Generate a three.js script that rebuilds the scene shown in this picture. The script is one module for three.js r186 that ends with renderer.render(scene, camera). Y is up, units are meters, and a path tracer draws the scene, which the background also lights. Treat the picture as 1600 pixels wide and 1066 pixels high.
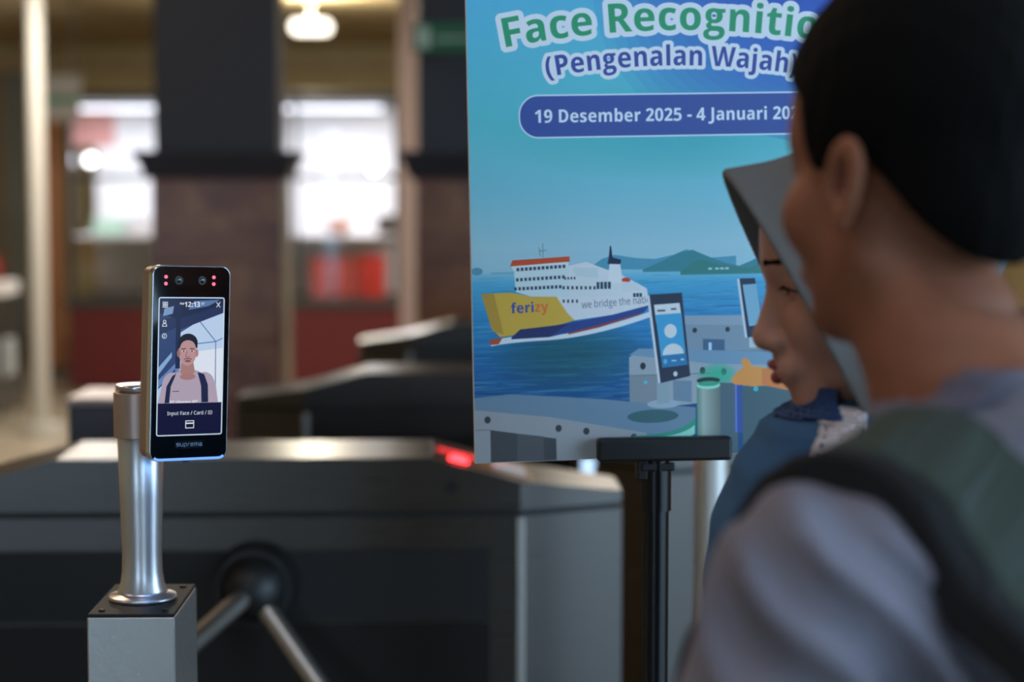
import * as THREE from 'three';
import { RoundedBoxGeometry } from 'three/addons/geometries/RoundedBoxGeometry.js';
import { mergeGeometries, mergeVertices } from 'three/addons/utils/BufferGeometryUtils.js';
import { RectAreaLightUniformsLib } from 'three/addons/lights/RectAreaLightUniformsLib.js';

// ---------------------------------------------------------------- camera, sky, exposure
const scene = new THREE.Scene();
const FPX = 3100, HORIZON = 300, EYE = 1.5;                    // 70 mm lens on a 36 mm wide frame of 1600 x 1066 pixels
const PITCH = Math.atan((533 - HORIZON) / FPX);
const camera = new THREE.PerspectiveCamera(2 * Math.atan(533 / FPX) * 180 / Math.PI, 1600 / 1066, 0.05, 200);
camera.filmGauge = 36;
camera.position.set(0, EYE, 0);
camera.rotation.set(-PITCH, 0, 0);
camera.focus = 2.27;
camera.userData.fStop = 2.8;
scene.background = new THREE.Color(0.5, 0.74, 1.0);           // hazy bright sky outside the hall
scene.backgroundIntensity = 8;
const renderer = new THREE.WebGLRenderer({ antialias: true });
renderer.toneMapping = THREE.LinearToneMapping;
renderer.toneMappingExposure = 0.85;
renderer.shadowMap.enabled = true;
RectAreaLightUniformsLib.init();

// ---------------------------------------------------------------- helpers
const V = (x, y, z) => new THREE.Vector3(x, y, z);
const R = (d) => d * Math.PI / 180;
const { clamp, lerp, smoothstep } = THREE.MathUtils;
// a point measured in the photograph, at a given distance in front of the camera
function at(px, py, dist) {
  const d = V((px - 800) / FPX, (533 - py) / FPX, -1).applyEuler(camera.rotation);
  return d.multiplyScalar(dist / -d.z).add(camera.position);
}
let seed = 7;
const rnd = () => { seed = (seed * 1664525 + 1013904223) >>> 0; return seed / 4294967296; };
const taken = {};
function numbered(name) { const n = (taken[name] = (taken[name] ?? -1) + 1); return n ? name + '_' + String(n).padStart(3, '0') : name; }
function thing(name, label, category, pos, turn = 0, group) {
  const g = new THREE.Group(); g.name = numbered(name); scene.add(g);
  if (pos) g.position.copy(pos); g.rotation.y = turn;
  g.userData = { label, category }; if (group) g.userData.group = group;
  return g;
}
function mesh(name, geo, mat, parent, label) {
  const m = new THREE.Mesh(geo, mat); m.name = name; m.castShadow = m.receiveShadow = true;
  if (label) m.userData.label = label;
  if (parent) parent.add(m);
  return m;
}
function single(name, geo, mat, label, category, group) {
  const m = mesh(numbered(name), geo, mat, scene); m.userData = { label, category }; if (group) m.userData.group = group;
  return m;
}
function struct(name, geo, mat) { const m = mesh(name, geo, mat, scene); m.userData.kind = 'structure'; return m; }
// box between two corners, uv in metres
function box(x0, y0, z0, x1, y1, z1, r = 0) {
  const w = Math.abs(x1 - x0), h = Math.abs(y1 - y0), d = Math.abs(z1 - z0);
  const g = r ? new RoundedBoxGeometry(w, h, d, 2, Math.min(r, w / 2.01, h / 2.01, d / 2.01)) : new THREE.BoxGeometry(w, h, d);
  g.translate((x0 + x1) / 2, (y0 + y1) / 2, (z0 + z1) / 2);
  return metric(g);
}
function metric(g) {
  const p = g.attributes.position, n = g.attributes.normal, uv = new Float32Array(p.count * 2);
  for (let i = 0; i < p.count; i++) {
    const ax = Math.abs(n.getX(i)), ay = Math.abs(n.getY(i)), az = Math.abs(n.getZ(i));
    if (ay > ax && ay > az) { uv[2 * i] = p.getX(i); uv[2 * i + 1] = p.getZ(i); }
    else if (ax > az) { uv[2 * i] = p.getZ(i); uv[2 * i + 1] = p.getY(i); }
    else { uv[2 * i] = p.getX(i); uv[2 * i + 1] = p.getY(i); }
  }
  g.setAttribute('uv', new THREE.BufferAttribute(uv, 2));
  return g;
}
const cyl = (r0, r1, h, seg = 32) => new THREE.CylinderGeometry(r1, r0, h, seg);
function tube(pts, r, seg = 40, rad = 14) { return new THREE.TubeGeometry(new THREE.CatmullRomCurve3(pts), seg, r, rad, false); }
function bar(a, b, r, rad = 20) {
  const g = new THREE.CylinderGeometry(r, r, a.distanceTo(b), rad);
  g.applyQuaternion(new THREE.Quaternion().setFromUnitVectors(V(0, 1, 0), b.clone().sub(a).normalize()));
  const c = a.clone().add(b).multiplyScalar(0.5); g.translate(c.x, c.y, c.z);
  return g;
}
function roundedShape(w, h, r) {
  const s = new THREE.Shape(), x = -w / 2, y = -h / 2;
  s.moveTo(x + r, y); s.lineTo(x + w - r, y); s.absarc(x + w - r, y + r, r, -Math.PI / 2, 0); s.lineTo(x + w, y + h - r);
  s.absarc(x + w - r, y + h - r, r, 0, Math.PI / 2); s.lineTo(x + r, y + h); s.absarc(x + r, y + h - r, r, Math.PI / 2, Math.PI);
  s.lineTo(x, y + r); s.absarc(x + r, y + r, r, Math.PI, 1.5 * Math.PI);
  return s;
}
function slab(w, h, d, r, bevel = 0, seg = 8) {                 // rounded plate, back face at z = 0
  const g = new THREE.ExtrudeGeometry(roundedShape(w - 2 * bevel, h - 2 * bevel, Math.max(r - bevel, 1e-4)), { depth: d - 2 * bevel, bevelEnabled: bevel > 0, bevelSize: bevel, bevelThickness: bevel, bevelSegments: 3, curveSegments: seg });
  g.translate(0, 0, bevel);
  return g;
}

// ---------------------------------------------------------------- textures
function hash2(x, y, s) { let h = Math.imul(x, 374761393) + Math.imul(y, 668265263) + Math.imul(s, 1274126177); h = Math.imul(h ^ (h >>> 13), 1274126177); return ((h ^ (h >>> 16)) >>> 0) / 4294967296; }
function vnoise(x, y, px, py, s) {                              // tileable value noise with period px, py
  const xi = Math.floor(x), yi = Math.floor(y), fx = x - xi, fy = y - yi, u = fx * fx * (3 - 2 * fx), v = fy * fy * (3 - 2 * fy);
  const m = (a, b) => ((a % b) + b) % b, h = (a, b) => hash2(m(a, px), m(b, py), s);
  return lerp(lerp(h(xi, yi), h(xi + 1, yi), u), lerp(h(xi, yi + 1), h(xi + 1, yi + 1), u), v);
}
function fbm(u, v, fx, fy, oct, s) { let a = 0.5, t = 0, n = 0; for (let i = 0; i < oct; i++) { t += a * vnoise(u * fx, v * fy, fx, fy, s + i); n += a; a *= 0.5; fx *= 2; fy *= 2; } return t / n; }
function tex(size, f, srgb, repeat = 1, repeatY = repeat) {
  const d = new Uint8Array(size * size * 4);
  for (let y = 0; y < size; y++) for (let x = 0; x < size; x++) {
    const c = f(x / size, y / size), i = (y * size + x) * 4;
    for (let k = 0; k < 3; k++) d[i + k] = clamp((Array.isArray(c) ? c[k] : c) * 255, 0, 255);
    d[i + 3] = 255;
  }
  const t = new THREE.DataTexture(d, size, size); t.magFilter = THREE.LinearFilter; t.minFilter = THREE.LinearFilter;
  t.wrapS = t.wrapT = THREE.RepeatWrapping; t.repeat.set(repeat, repeatY);
  if (srgb) t.colorSpace = THREE.SRGBColorSpace;
  t.needsUpdate = true; return t;
}
const mix3 = (a, b, t) => a.map((x, i) => lerp(x, b[i], t));
const brushedRough = tex(256, (u, v) => 0.75 + 0.25 * fbm(u, v, 4, 128, 2, 3), false, 2, 4);
const speckle = tex(256, (u, v) => 0.45 + 0.5 * fbm(u, v, 48, 48, 2, 11), false, 6);
const weave = tex(256, (u, v) => 0.5 + 0.25 * Math.sin(u * 256 * Math.PI / 2) * Math.sin(v * 256 * Math.PI / 2) + 0.25 * fbm(u, v, 32, 32, 2, 5), false, 12);
const tint = (a, b, f, oct, s, rep) => tex(256, (u, v) => mix3(a, b, smoothstep(fbm(u, v, f, f, oct, s), 0.25, 0.75)), true, rep);
const marbleMap = tex(512, (u, v) => {
  const w = fbm(u, v, 4, 4, 4, 21), k = fbm(u + w * 0.35, v + w * 0.5, 3, 5, 5, 33), vein = Math.abs(fbm(u + w * 0.2, v, 6, 6, 4, 55) - 0.5);
  let c = mix3([0.41, 0.23, 0.14], [0.52, 0.34, 0.20], smoothstep(k, 0.3, 0.7));
  return mix3(c, [0.62, 0.48, 0.33], vein < 0.02 ? 0.5 : 0);
}, true, 0.8);
const stoneMap = tint([0.62, 0.58, 0.5], [0.74, 0.70, 0.62], 6, 4, 71, 1);

const std = (o) => new THREE.MeshStandardMaterial(o), phy = (o) => new THREE.MeshPhysicalMaterial(o);
const M = {
  steel: std({ color: 0xb9b5b0, metalness: 1, roughness: 0.42, roughnessMap: brushedRough }),
  gateSteel: std({ color: 0x54504d, metalness: 1, roughness: 0.34, roughnessMap: brushedRough }),
  gateDark: std({ color: 0x100f0f, metalness: 0.2, roughness: 0.55 }),
  gatePanel: std({ color: 0x221e1d, metalness: 0.7, roughness: 0.45 }),
  alu: std({ color: 0xd2d0d4, metalness: 0.9, roughness: 0.33 }),
  clamp: std({ color: 0xc2aaa0, metalness: 0.85, roughness: 0.42 }),
  deviceSide: std({ color: 0xb6a29c, metalness: 0.9, roughness: 0.42 }),
  rim: std({ color: 0xd6dbe6, metalness: 1, roughness: 0.22 }),
  boxSteel: std({ color: 0xb5b5b3, metalness: 0.75, roughness: 0.55, roughnessMap: speckle, bumpMap: speckle, bumpScale: 0.0002 }),
  blackTop: std({ color: 0x121212, roughness: 0.6 }),
  blackPlastic: std({ color: 0x0b0b0c, roughness: 0.5 }),
  blackTube: std({ color: 0x0d0e10, roughness: 0.28, metalness: 0.3 }),
  blackGlass: phy({ color: 0x04060a, roughness: 0.08, clearcoat: 1, clearcoatRoughness: 0.03 }),
  lens: phy({ color: 0x0b0d12, roughness: 0.05, clearcoat: 1 }),
  navyPaint: std({ color: 0x2a2c36, roughness: 0.5, bumpMap: speckle, bumpScale: 0.0006 }),
  marble: std({ map: marbleMap, roughness: 0.28 }),
  stone: std({ map: stoneMap, roughness: 0.4 }),
  wall: std({ map: tint([0.74, 0.67, 0.50], [0.80, 0.73, 0.56], 5, 4, 91, 0.5), roughness: 0.85 }),
  ceiling: std({ map: tint([0.74, 0.66, 0.50], [0.80, 0.72, 0.56], 7, 4, 93, 0.5), roughness: 0.9 }),
  hallCeiling: std({ color: 0x8d8a85, roughness: 0.9 }),
  beam: std({ map: tint([0.70, 0.62, 0.48], [0.76, 0.69, 0.55], 6, 3, 95, 1), roughness: 0.8 }),
  tile: std({ map: tint([0.50, 0.46, 0.40], [0.58, 0.54, 0.47], 8, 4, 97, 1), roughness: 0.35 }),
  pave: std({ color: 0x9a9c9d, roughness: 0.9 }),
  post: std({ color: 0xaeaba4, roughness: 0.5 }),
  postPink: std({ color: 0x9a857d, roughness: 0.55 }),
  frame: std({ color: 0x4a4b4a, metalness: 0.5, roughness: 0.5 }),
  whitePanel: std({ color: 0xe9e8ea, roughness: 0.6 }),
  redPanel: std({ color: 0x5c1212, roughness: 0.5 }),
  glass: phy({ color: 0xffffff, roughness: 0.03, transmission: 1, thickness: 0, ior: 1.45 }),
  signGreen: std({ color: 0x1d6a4a, roughness: 0.5 }),
  signWhite: std({ color: 0xb9d6c8, roughness: 0.5 }),
  lampHousing: std({ color: 0xe8e6df, roughness: 0.5 }),
};
const glow = (hex, k) => std({ color: 0x000000, emissive: new THREE.Color(hex), emissiveIntensity: k, roughness: 0.5 });

// ---------------------------------------------------------------- the hall
const X0 = -7, X1 = 4.6, ZB = -20.5, ZF = 6, H1 = 4.2, H2 = 3.0, ZH = -10.6, T = 0.2;
struct('floor', box(X0 - T, -0.2, ZF + T, X1 + T, 0, ZB - T), M.tile);
struct('ceiling', box(X0 - T, H1, ZF + T, X1 + T, H1 + T, ZH), M.hallCeiling);
struct('ceiling_001', box(X0 - T, H2, ZH, X1 + T, H1 + T, ZB - T), M.ceiling);
struct('wall_back', box(X0 - T, 0, ZB - T, X1 + T, H2, ZB), M.wall);
struct('wall_left', box(X0 - T, 0, ZF + T, X0, H1, ZB), M.wall);
{ // right side: open to the quay between z = -2.6 and z = 4.5
  struct('wall_right', mergeGeometries([box(X1, 0, ZB, X1 + T, H1, -2.6), box(X1, 3.3, -2.6, X1 + T, H1, 4.5), box(X1, 0, 4.5, X1 + T, H1, ZF)]), M.wall);
  struct('wall_front', mergeGeometries([box(X0, 0, ZF, -3.4, H1, ZF + T), box(-3.4, 2.6, ZF, -1.9, H1, ZF + T), box(-1.9, 0, ZF, 2.2, H1, ZF + T), box(2.2, 3.0, ZF, 3.8, H1, ZF + T), box(3.8, 0, ZF, X1, H1, ZF + T)]), M.wall);
  struct('ground', box(-30, -0.4, 40, 50, -0.2, -45), M.pave);
}
// beam along the far wall
struct('trim_1', box(X0, 2.72, ZB, X1, 2.86, ZB + 0.25), M.beam);

// ---------------------------------------------------------------- lamps
function fluorescent(label, x, y, z, w, d, k, turn = 0, color = 0xfff4e0) {
  const t = thing('ceiling_lamp', label, 'lamp', V(x, y, z), turn);
  mesh('housing', box(-w / 2 - 0.03, -0.05, -d / 2 - 0.03, w / 2 + 0.03, 0, d / 2 + 0.03, 0.01), M.lampHousing, t);
  mesh('diffuser', box(-w / 2, -0.075, -d / 2, w / 2, -0.05, d / 2, 0.008), glow(color, 3.5), t);
  const l = new THREE.RectAreaLight(color, k, w, d); l.name = 'lamp_light'; l.position.set(0, -0.08, 0); l.rotation.x = -Math.PI / 2; t.add(l);
  return t;
}
{
  const p = at(486, 42, 15.2);
  const t = thing('ceiling_lamp', 'glowing white lamp under the far brown ceiling beside the dark pillar', 'lamp', p);
  mesh('diffuser', new RoundedBoxGeometry(0.3, 0.1, 0.18, 4, 0.045), glow(0xfff6e2, 5), t, 'glowing white diffuser');
  mesh('stem', cyl(0.012, 0.012, H2 - p.y - 0.05, 14).translate(0, (H2 - p.y + 0.05) / 2, 0), M.lampHousing, t);
  const l = new THREE.PointLight(0xfff4dc, 8); l.name = 'lamp_light'; l.shadow.radius = 4; l.castShadow = true; t.add(l);
}
fluorescent('long tube lamp on the hall ceiling left of the pillars', -2.3, H2, -11.3, 1.2, 0.25, 170, 0, 0xfff4e4);
fluorescent('long tube lamp on the hall ceiling in front of the poster', -0.5, H1, -0.7, 1.2, 0.4, 14, 0, 0xf2f6ff);
fluorescent('long tube lamp on the hall ceiling left of the camera', -3.6, H1, -1.2, 1.2, 0.4, 16, 0, 0xffdccb);
fluorescent('short tube lamp on the low ceiling right of the kiosk', 1.5, H2, -13.2, 1.2, 0.25, 150, 0, 0xfff4e4);
fluorescent('long warm tube lamp on the hall ceiling over the gates', -2.6, H1, -5.6, 1.2, 0.3, 60, 0, 0xffdcb0);

// ---------------------------------------------------------------- pillars
function pillar(label, pxl, dist, w, yaw, group) {
  const t = thing('pillar', label, 'pillar', V(at(pxl, 300, dist).x, 0, -dist), R(yaw), group);
  const capY = at(0, 280, dist).y, capT = at(0, 236, dist).y;
  const W = w, D = w;
  // brown marble facing in slabs, on the front; pale stone on the sides
  const rows = 4, hh = capY / rows;
  for (let i = 0; i < rows; i++) {
    mesh('marble_slab', box(0, i * hh + 0.002, -0.02, W, (i + 1) * hh - 0.002, 0.02, 0.004), M.marble, t);
    for (const s of [0, 1]) mesh('stone_slab', box(s ? W - 0.02 : -0.0, i * hh + 0.002, -0.022, s ? W + 0.012 : 0.02, (i + 1) * hh - 0.002, -D, 0.004), M.stone, t, 'pale stone side slab');
    mesh('marble_slab', box(0, i * hh + 0.002, -D - 0.02, W, (i + 1) * hh - 0.002, -D + 0.02, 0.004), M.marble, t);
  }
  mesh('core', box(0.02, 0, -D + 0.02, W - 0.02, capY, -0.02), M.stone, t);
  const e = 0.085, capH = capT - capY;
  const prof = [[0.02, 0], [0.045, capH * 0.25], [0.05, capH * 0.45], [0.075, capH * 0.75], [e, capH * 0.8], [e, capH]];
  const gs = prof.slice(1).map(([o1, y1], i) => {
    const [o0, y0] = prof[i], g = new THREE.CylinderGeometry(Math.SQRT1_2, Math.SQRT1_2, 1, 4, 1).rotateY(Math.PI / 4).toNonIndexed();
    const p = g.attributes.position;
    for (let k = 0; k < p.count; k++) {
      const top = p.getY(k) > 0, o = top ? o1 : o0;
      p.setXYZ(k, W / 2 + p.getX(k) * (W + 2 * o), capY + (top ? y1 : y0), -D / 2 + p.getZ(k) * (D + 2 * o));
    }
    g.computeVertexNormals(); return g;
  });
  mesh('capital', mergeGeometries(gs), M.navyPaint, t);
  mesh('shaft', box(0.012, capT, -0.012, W - 0.012, H1, -D + 0.012, 0.01), M.navyPaint, t);
  return t;
}
pillar('dark navy square pillar with brown marble foot behind the face terminal', 238, 9.5, 0.61, 3, 'square pillars');
pillar('dark navy square pillar with brown marble foot beside the poster edge', 650, 9.5, 0.61, 3, 'square pillars');

// green hanging exit sign before the second pillar
{
  const a = at(645, 82, 9.1), b = at(760, 35, 9.1);
  const t = thing('exit_sign', 'green hanging sign with pale pictogram at the top left of the poster', 'sign', V(a.x, a.y, a.z));
  const w = b.x - a.x, h = b.y - a.y;
  mesh('panel', box(0, 0, -0.03, w, h, 0, 0.008), M.signGreen, t);
  mesh('pictogram', mergeGeometries([box(0.02, 0.02, 0, 0.075, h - 0.02, 0.004), box(0.1, h * 0.42, 0, w - 0.03, h * 0.5, 0.003)]), M.signWhite, t, 'pale green pictogram square');
  for (const k of [0.04, w - 0.04]) mesh('hanger', box(k - 0.006, h, -0.02, k + 0.006, H1 - a.y, -0.01), M.frame, t);
}
// pale slender posts
{
  const a = at(48, 20, 12.2), b = at(70, 650, 12.2);
  const t = thing('round_post', 'slender pale post at the left edge of the photo', 'post', V((a.x + b.x) / 2, 0, -12.2));
  mesh('shaft', cyl(0.055, 0.05, H2 - 0.06, 24).translate(0, H2 / 2 + 0.03, 0), M.post, t);
  mesh('foot', cyl(0.13, 0.12, 0.07, 24).translate(0.02, 0.035, 0), M.post, t);
  const c = at(638, 300, 12.8);
  const u = thing('square_post', 'pinkish beige square post between the kiosk and the right pillar', 'post', V(c.x, 0, c.z));
  mesh('shaft', box(-0.055, 0.05, -0.055, 0.055, H2, 0.055, 0.008), M.postPink, u);
  mesh('foot', box(-0.075, 0, -0.075, 0.075, 0.06, 0.075, 0.008), M.postPink, u);
}

// ---------------------------------------------------------------- kiosk with lit glass cases
{
  const D = 15, L = at(104, 300, D).x, Rr = at(626, 300, D).x, top = at(0, 158, D).y, cTop = at(0, 468, D).y, z = -D, dp = 1.1;
  const t = thing('display_kiosk', 'glazed kiosk with lit white showcase and dark red counter behind the pillar', 'kiosk', V(L, 0, z));
  const w = Rr - L, mid = 0.68 * w;
  mesh('counter', box(0, 0.02, -dp, w, cTop - 0.06, 0, 0.01), M.redPanel, t, 'dark red counter front');
  mesh('plinth', box(0.03, 0, -dp + 0.03, w - 0.03, 0.03, -0.03), M.frame, t);
  mesh('counter_top', box(-0.02, cTop - 0.06, -dp, w + 0.02, cTop, 0.03, 0.008), M.frame, t);
  mesh('back_panel', box(0, cTop, -dp, w, top, -dp + 0.03), M.whitePanel, t, 'white back panel');
  mesh('roof', box(-0.03, top, -dp, w + 0.03, top + 0.07, 0.04, 0.01), M.frame, t);
  for (const [x, ww] of [[0, 0.045], [w * 0.36, 0.03], [w * 0.68, 0.03], [w - 0.045, 0.045]]) mesh('mullion', box(x, cTop, -0.045, x + ww, top, 0, 0.004), M.frame, t);
  const railY = at(0, 277, D).y;
  mesh('rail', box(0.03, railY - 0.02, -0.04, w - 0.03, railY + 0.02, -0.005, 0.004), M.frame, t);
  const sh = at(0, 368, D).y;
  mesh('shelf', box(0.02, sh - 0.02, -dp + 0.03, w - 0.02, sh, -0.06, 0.004), M.whitePanel, t);
  for (const [x0, x1] of [[0.045, w * 0.36], [w * 0.36 + 0.03, w * 0.68], [w * 0.68 + 0.03, w - 0.045]])
    for (const [y0, y1] of [[cTop, railY - 0.02], [railY + 0.02, top]]) mesh('pane', box(x0, y0, -0.024, x1, y1, -0.018), M.glass, t);
  for (const x of [0.4, w - 0.55]) {
    mesh('case_light', box(x - 0.38, top - 0.05, -0.5, x + 0.38, top - 0.03, -0.3, 0.005), glow(0xeef2ff, 4), t, 'white light tube');
    const l = new THREE.RectAreaLight(0xeaf0ff, 30, 0.76, 0.2); l.name = 'case_lamp'; l.position.set(x, top - 0.055, -0.4); l.rotation.x = -Math.PI / 2; t.add(l);
  }
  // round spot lamps seen as bright dots
  const bulbs = [[141, 250], [585, 262]];
  for (const [px, py] of bulbs) {
    const p = at(px, py, D + 0.3), g = new THREE.SphereGeometry(0.04, 20, 14); g.translate(p.x - L, p.y, p.z - z);
    mesh('spot_bulb', g, glow(0xffffff, 9), t, 'small round bulb');
    const l = new THREE.PointLight(0xf4f6ff, 0.7); l.name = 'spot_lamp'; l.position.set(p.x - L, p.y, p.z - z); t.add(l);
  }
  // goods
  const red = std({ color: 0xd2322a, roughness: 0.5 }), redB = std({ color: 0xc0504a, roughness: 0.6 }), green = std({ color: 0xbfe8d2, roughness: 0.6 }), dark = std({ color: 0x3a3833, roughness: 0.6 }), orange = std({ color: 0xa8683c, roughness: 0.6 }), pink = std({ color: 0xd79a94, roughness: 0.7 });
  const put = (name, px0, px1, py0, py1, dd, mat, label, cat, group, shape) => {
    const a = at(px0, py1, D + dd), b = at(px1, py0, D + dd), ww = b.x - a.x, hh = b.y - a.y;
    const base = dd > 0 ? (py1 > 400 ? cTop : sh) : a.y;
    const g = shape === 'round' ? new THREE.LatheGeometry([[0.001, 0], [ww * 0.28, 0], [ww * 0.48, hh * 0.35], [ww * 0.5, hh * 0.55], [ww * 0.34, hh * 0.82], [ww * 0.15, hh], [0.001, hh]].map(([x, y]) => new THREE.Vector2(x, y)), 24) : box(-ww / 2, 0, -0.09, ww / 2, hh, 0.09, 0.012);
    const m = single(name, g, mat, label, cat, group); m.position.set((a.x + b.x) / 2, base, a.z); return m;
  };
  put('red_package', 487, 520, 400, 464, 0.35, redB, 'dull red package at the left of the kiosk counter row', 'package', 'red packages');
  put('red_package', 524, 556, 402, 464, 0.35, redB, 'dull red package in the middle of the kiosk counter row', 'package', 'red packages');
  put('red_package', 560, 602, 398, 464, 0.32, red, 'bright red package at the right of the kiosk counter row', 'package', 'red packages');
  put('round_jar', 505, 548, 338, 366, 0.35, orange, 'round orange brown jar on the kiosk shelf', 'jar', null, 'round');
  put('dark_box', 590, 622, 336, 366, 0.4, dark, 'dark box at the right end of the kiosk shelf', 'box');
  put('mint_box', 148, 196, 342, 366, 0.35, green, 'pale mint green box on the kiosk shelf', 'box');
  put('white_box', 200, 240, 338, 366, 0.35, M.whitePanel, 'white box at the kiosk shelf beside the mint one', 'box');
  const pk = at(136, 200, D + 0.9);
  const ps = single('pink_poster', box(-0.19, -0.14, -0.01, 0.19, 0.14, 0.01), pink, 'faded pink sheet hung inside the left kiosk pane', 'poster'); ps.position.set(pk.x, pk.y, -(D + dp - 0.05));
}
// far left: door, hanging sign, cart with red crate
{
  const D = 20.38, a = at(-60, 560, D), b = at(48, 110, D);
  const t = thing('sliding_door', 'grey glass door with brown frame at the far left wall', 'door', V(a.x, 0, -D));
  const w = b.x - a.x, h = b.y;
  const brown = std({ color: 0xa08a66, roughness: 0.6 });
  for (const x of [0, w * 0.55, w - 0.07]) mesh('stile', box(x, 0, -0.06, x + 0.07, h, 0.02, 0.005), brown, t);
  mesh('head_rail', box(0, h, -0.06, w, h + 0.08, 0.02, 0.005), brown, t);
  for (const [x0, x1] of [[0.07, w * 0.55], [w * 0.55 + 0.07, w - 0.07]]) mesh('pane', box(x0, 0.04, -0.04, x1, h, -0.02), phy({ color: 0x8c9494, roughness: 0.15, metalness: 0.1 }), t);
  const s0 = at(62, 188, 14), s1 = at(124, 116, 14);
  const g = thing('hanging_sign', 'grey white hanging sign with green stripe near the left post', 'sign', V(s0.x, s0.y, s0.z));
  const sw = s1.x - s0.x, sh2 = s1.y - s0.y;
  mesh('board', box(0, 0, -0.02, sw, sh2, 0, 0.004), std({ color: 0x8d8c88, roughness: 0.6 }), g);
  mesh('stripe', box(0.02, sh2 * 0.38, 0, sw - 0.005, sh2 * 0.52, 0.004), M.signGreen, g, 'green stripe');
  for (const x of [0.04, sw - 0.04]) mesh('hanger', box(x - 0.006, sh2, -0.015, x + 0.006, H2 - s0.y, -0.005), M.frame, g);
  const p = at(-4, 600, 13.4);
  const c = thing('vendor_cart', 'white vendor cart cut by the left photo edge', 'cart', V(p.x - 0.25, 0, -13.4));
  const cy = at(0, 440, 13.4).y;
  mesh('tray', box(-0.25, cy - 0.09, -0.25, 0.35, cy, 0.2, 0.01), M.whitePanel, c);
  for (const x of [-0.22, 0.32]) for (const zz of [-0.22, 0.17]) mesh('leg', box(x - 0.02, 0, zz - 0.02, x + 0.02, cy - 0.09, zz + 0.02), M.frame, c);
  mesh('lower_shelf', box(-0.23, 0.25, -0.22, 0.33, 0.5, 0.17, 0.01), std({ color: 0xa9b0b4, roughness: 0.6 }), c);
  const rc = single('red_crate', mergeGeometries([box(-0.2, 0, -0.15, 0.2, 0.02, 0.15), box(-0.2, 0, -0.15, -0.18, 0.16, 0.15), box(0.18, 0, -0.15, 0.2, 0.16, 0.15), box(-0.2, 0, -0.15, 0.2, 0.16, -0.13), box(-0.2, 0, 0.13, 0.2, 0.16, 0.15)]), std({ color: 0x9c2018, roughness: 0.5 }), 'red plastic crate on the white vendor cart', 'crate');
  rc.position.set(p.x - 0.2, cy, -13.42);
  const bp = at(83, 300, 16.4);
  const bn = thing('banner_stand', 'narrow brown standing banner left of the kiosk', 'banner', V(bp.x, 0, bp.z));
  mesh('cloth', box(-0.07, 0.05, -0.008, 0.07, at(0, 190, 16.4).y, 0.008), std({ color: 0x9a6238, roughness: 0.8 }), bn);
  mesh('foot', box(-0.09, 0, -0.12, 0.09, 0.05, 0.12, 0.01), M.frame, bn);
}

// ---------------------------------------------------------------- turnstile gates
function strips(list, y0, top, back) {                          // list of [x, front z]; top(x) gives the upper edge
  const P = [], quad = (a, b, c, d) => P.push(...a, ...b, ...c, ...a, ...c, ...d);
  for (let i = 0; i < list.length - 1; i++) {
    const [xa, za] = list[i], [xb, zb] = list[i + 1], ta = top(xa), tb = top(xb);
    quad([xa, y0, za], [xb, y0, zb], [xb, tb, zb], [xa, ta, za]);
    quad([xb, y0, back], [xa, y0, back], [xa, ta, back], [xb, tb, back]);
    quad([xa, ta, za], [xb, tb, zb], [xb, tb, back], [xa, ta, back]);
    quad([xa, y0, back], [xb, y0, back], [xb, y0, zb], [xa, y0, za]);
  }
  const [xs, zs] = list[0], [xe, ze] = list[list.length - 1];
  quad([xs, y0, back], [xs, y0, zs], [xs, top(xs), zs], [xs, top(xs), back]);
  quad([xe, y0, ze], [xe, y0, back], [xe, top(xe), back], [xe, top(xe), ze]);
  const g = new THREE.BufferGeometry(); g.setAttribute('position', new THREE.Float32BufferAttribute(P, 3)); g.computeVertexNormals();
  return metric(g);
}
const amberGlass = phy({ color: 0x7a4630, roughness: 0.18, clearcoat: 1, clearcoatRoughness: 0.05 });
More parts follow.
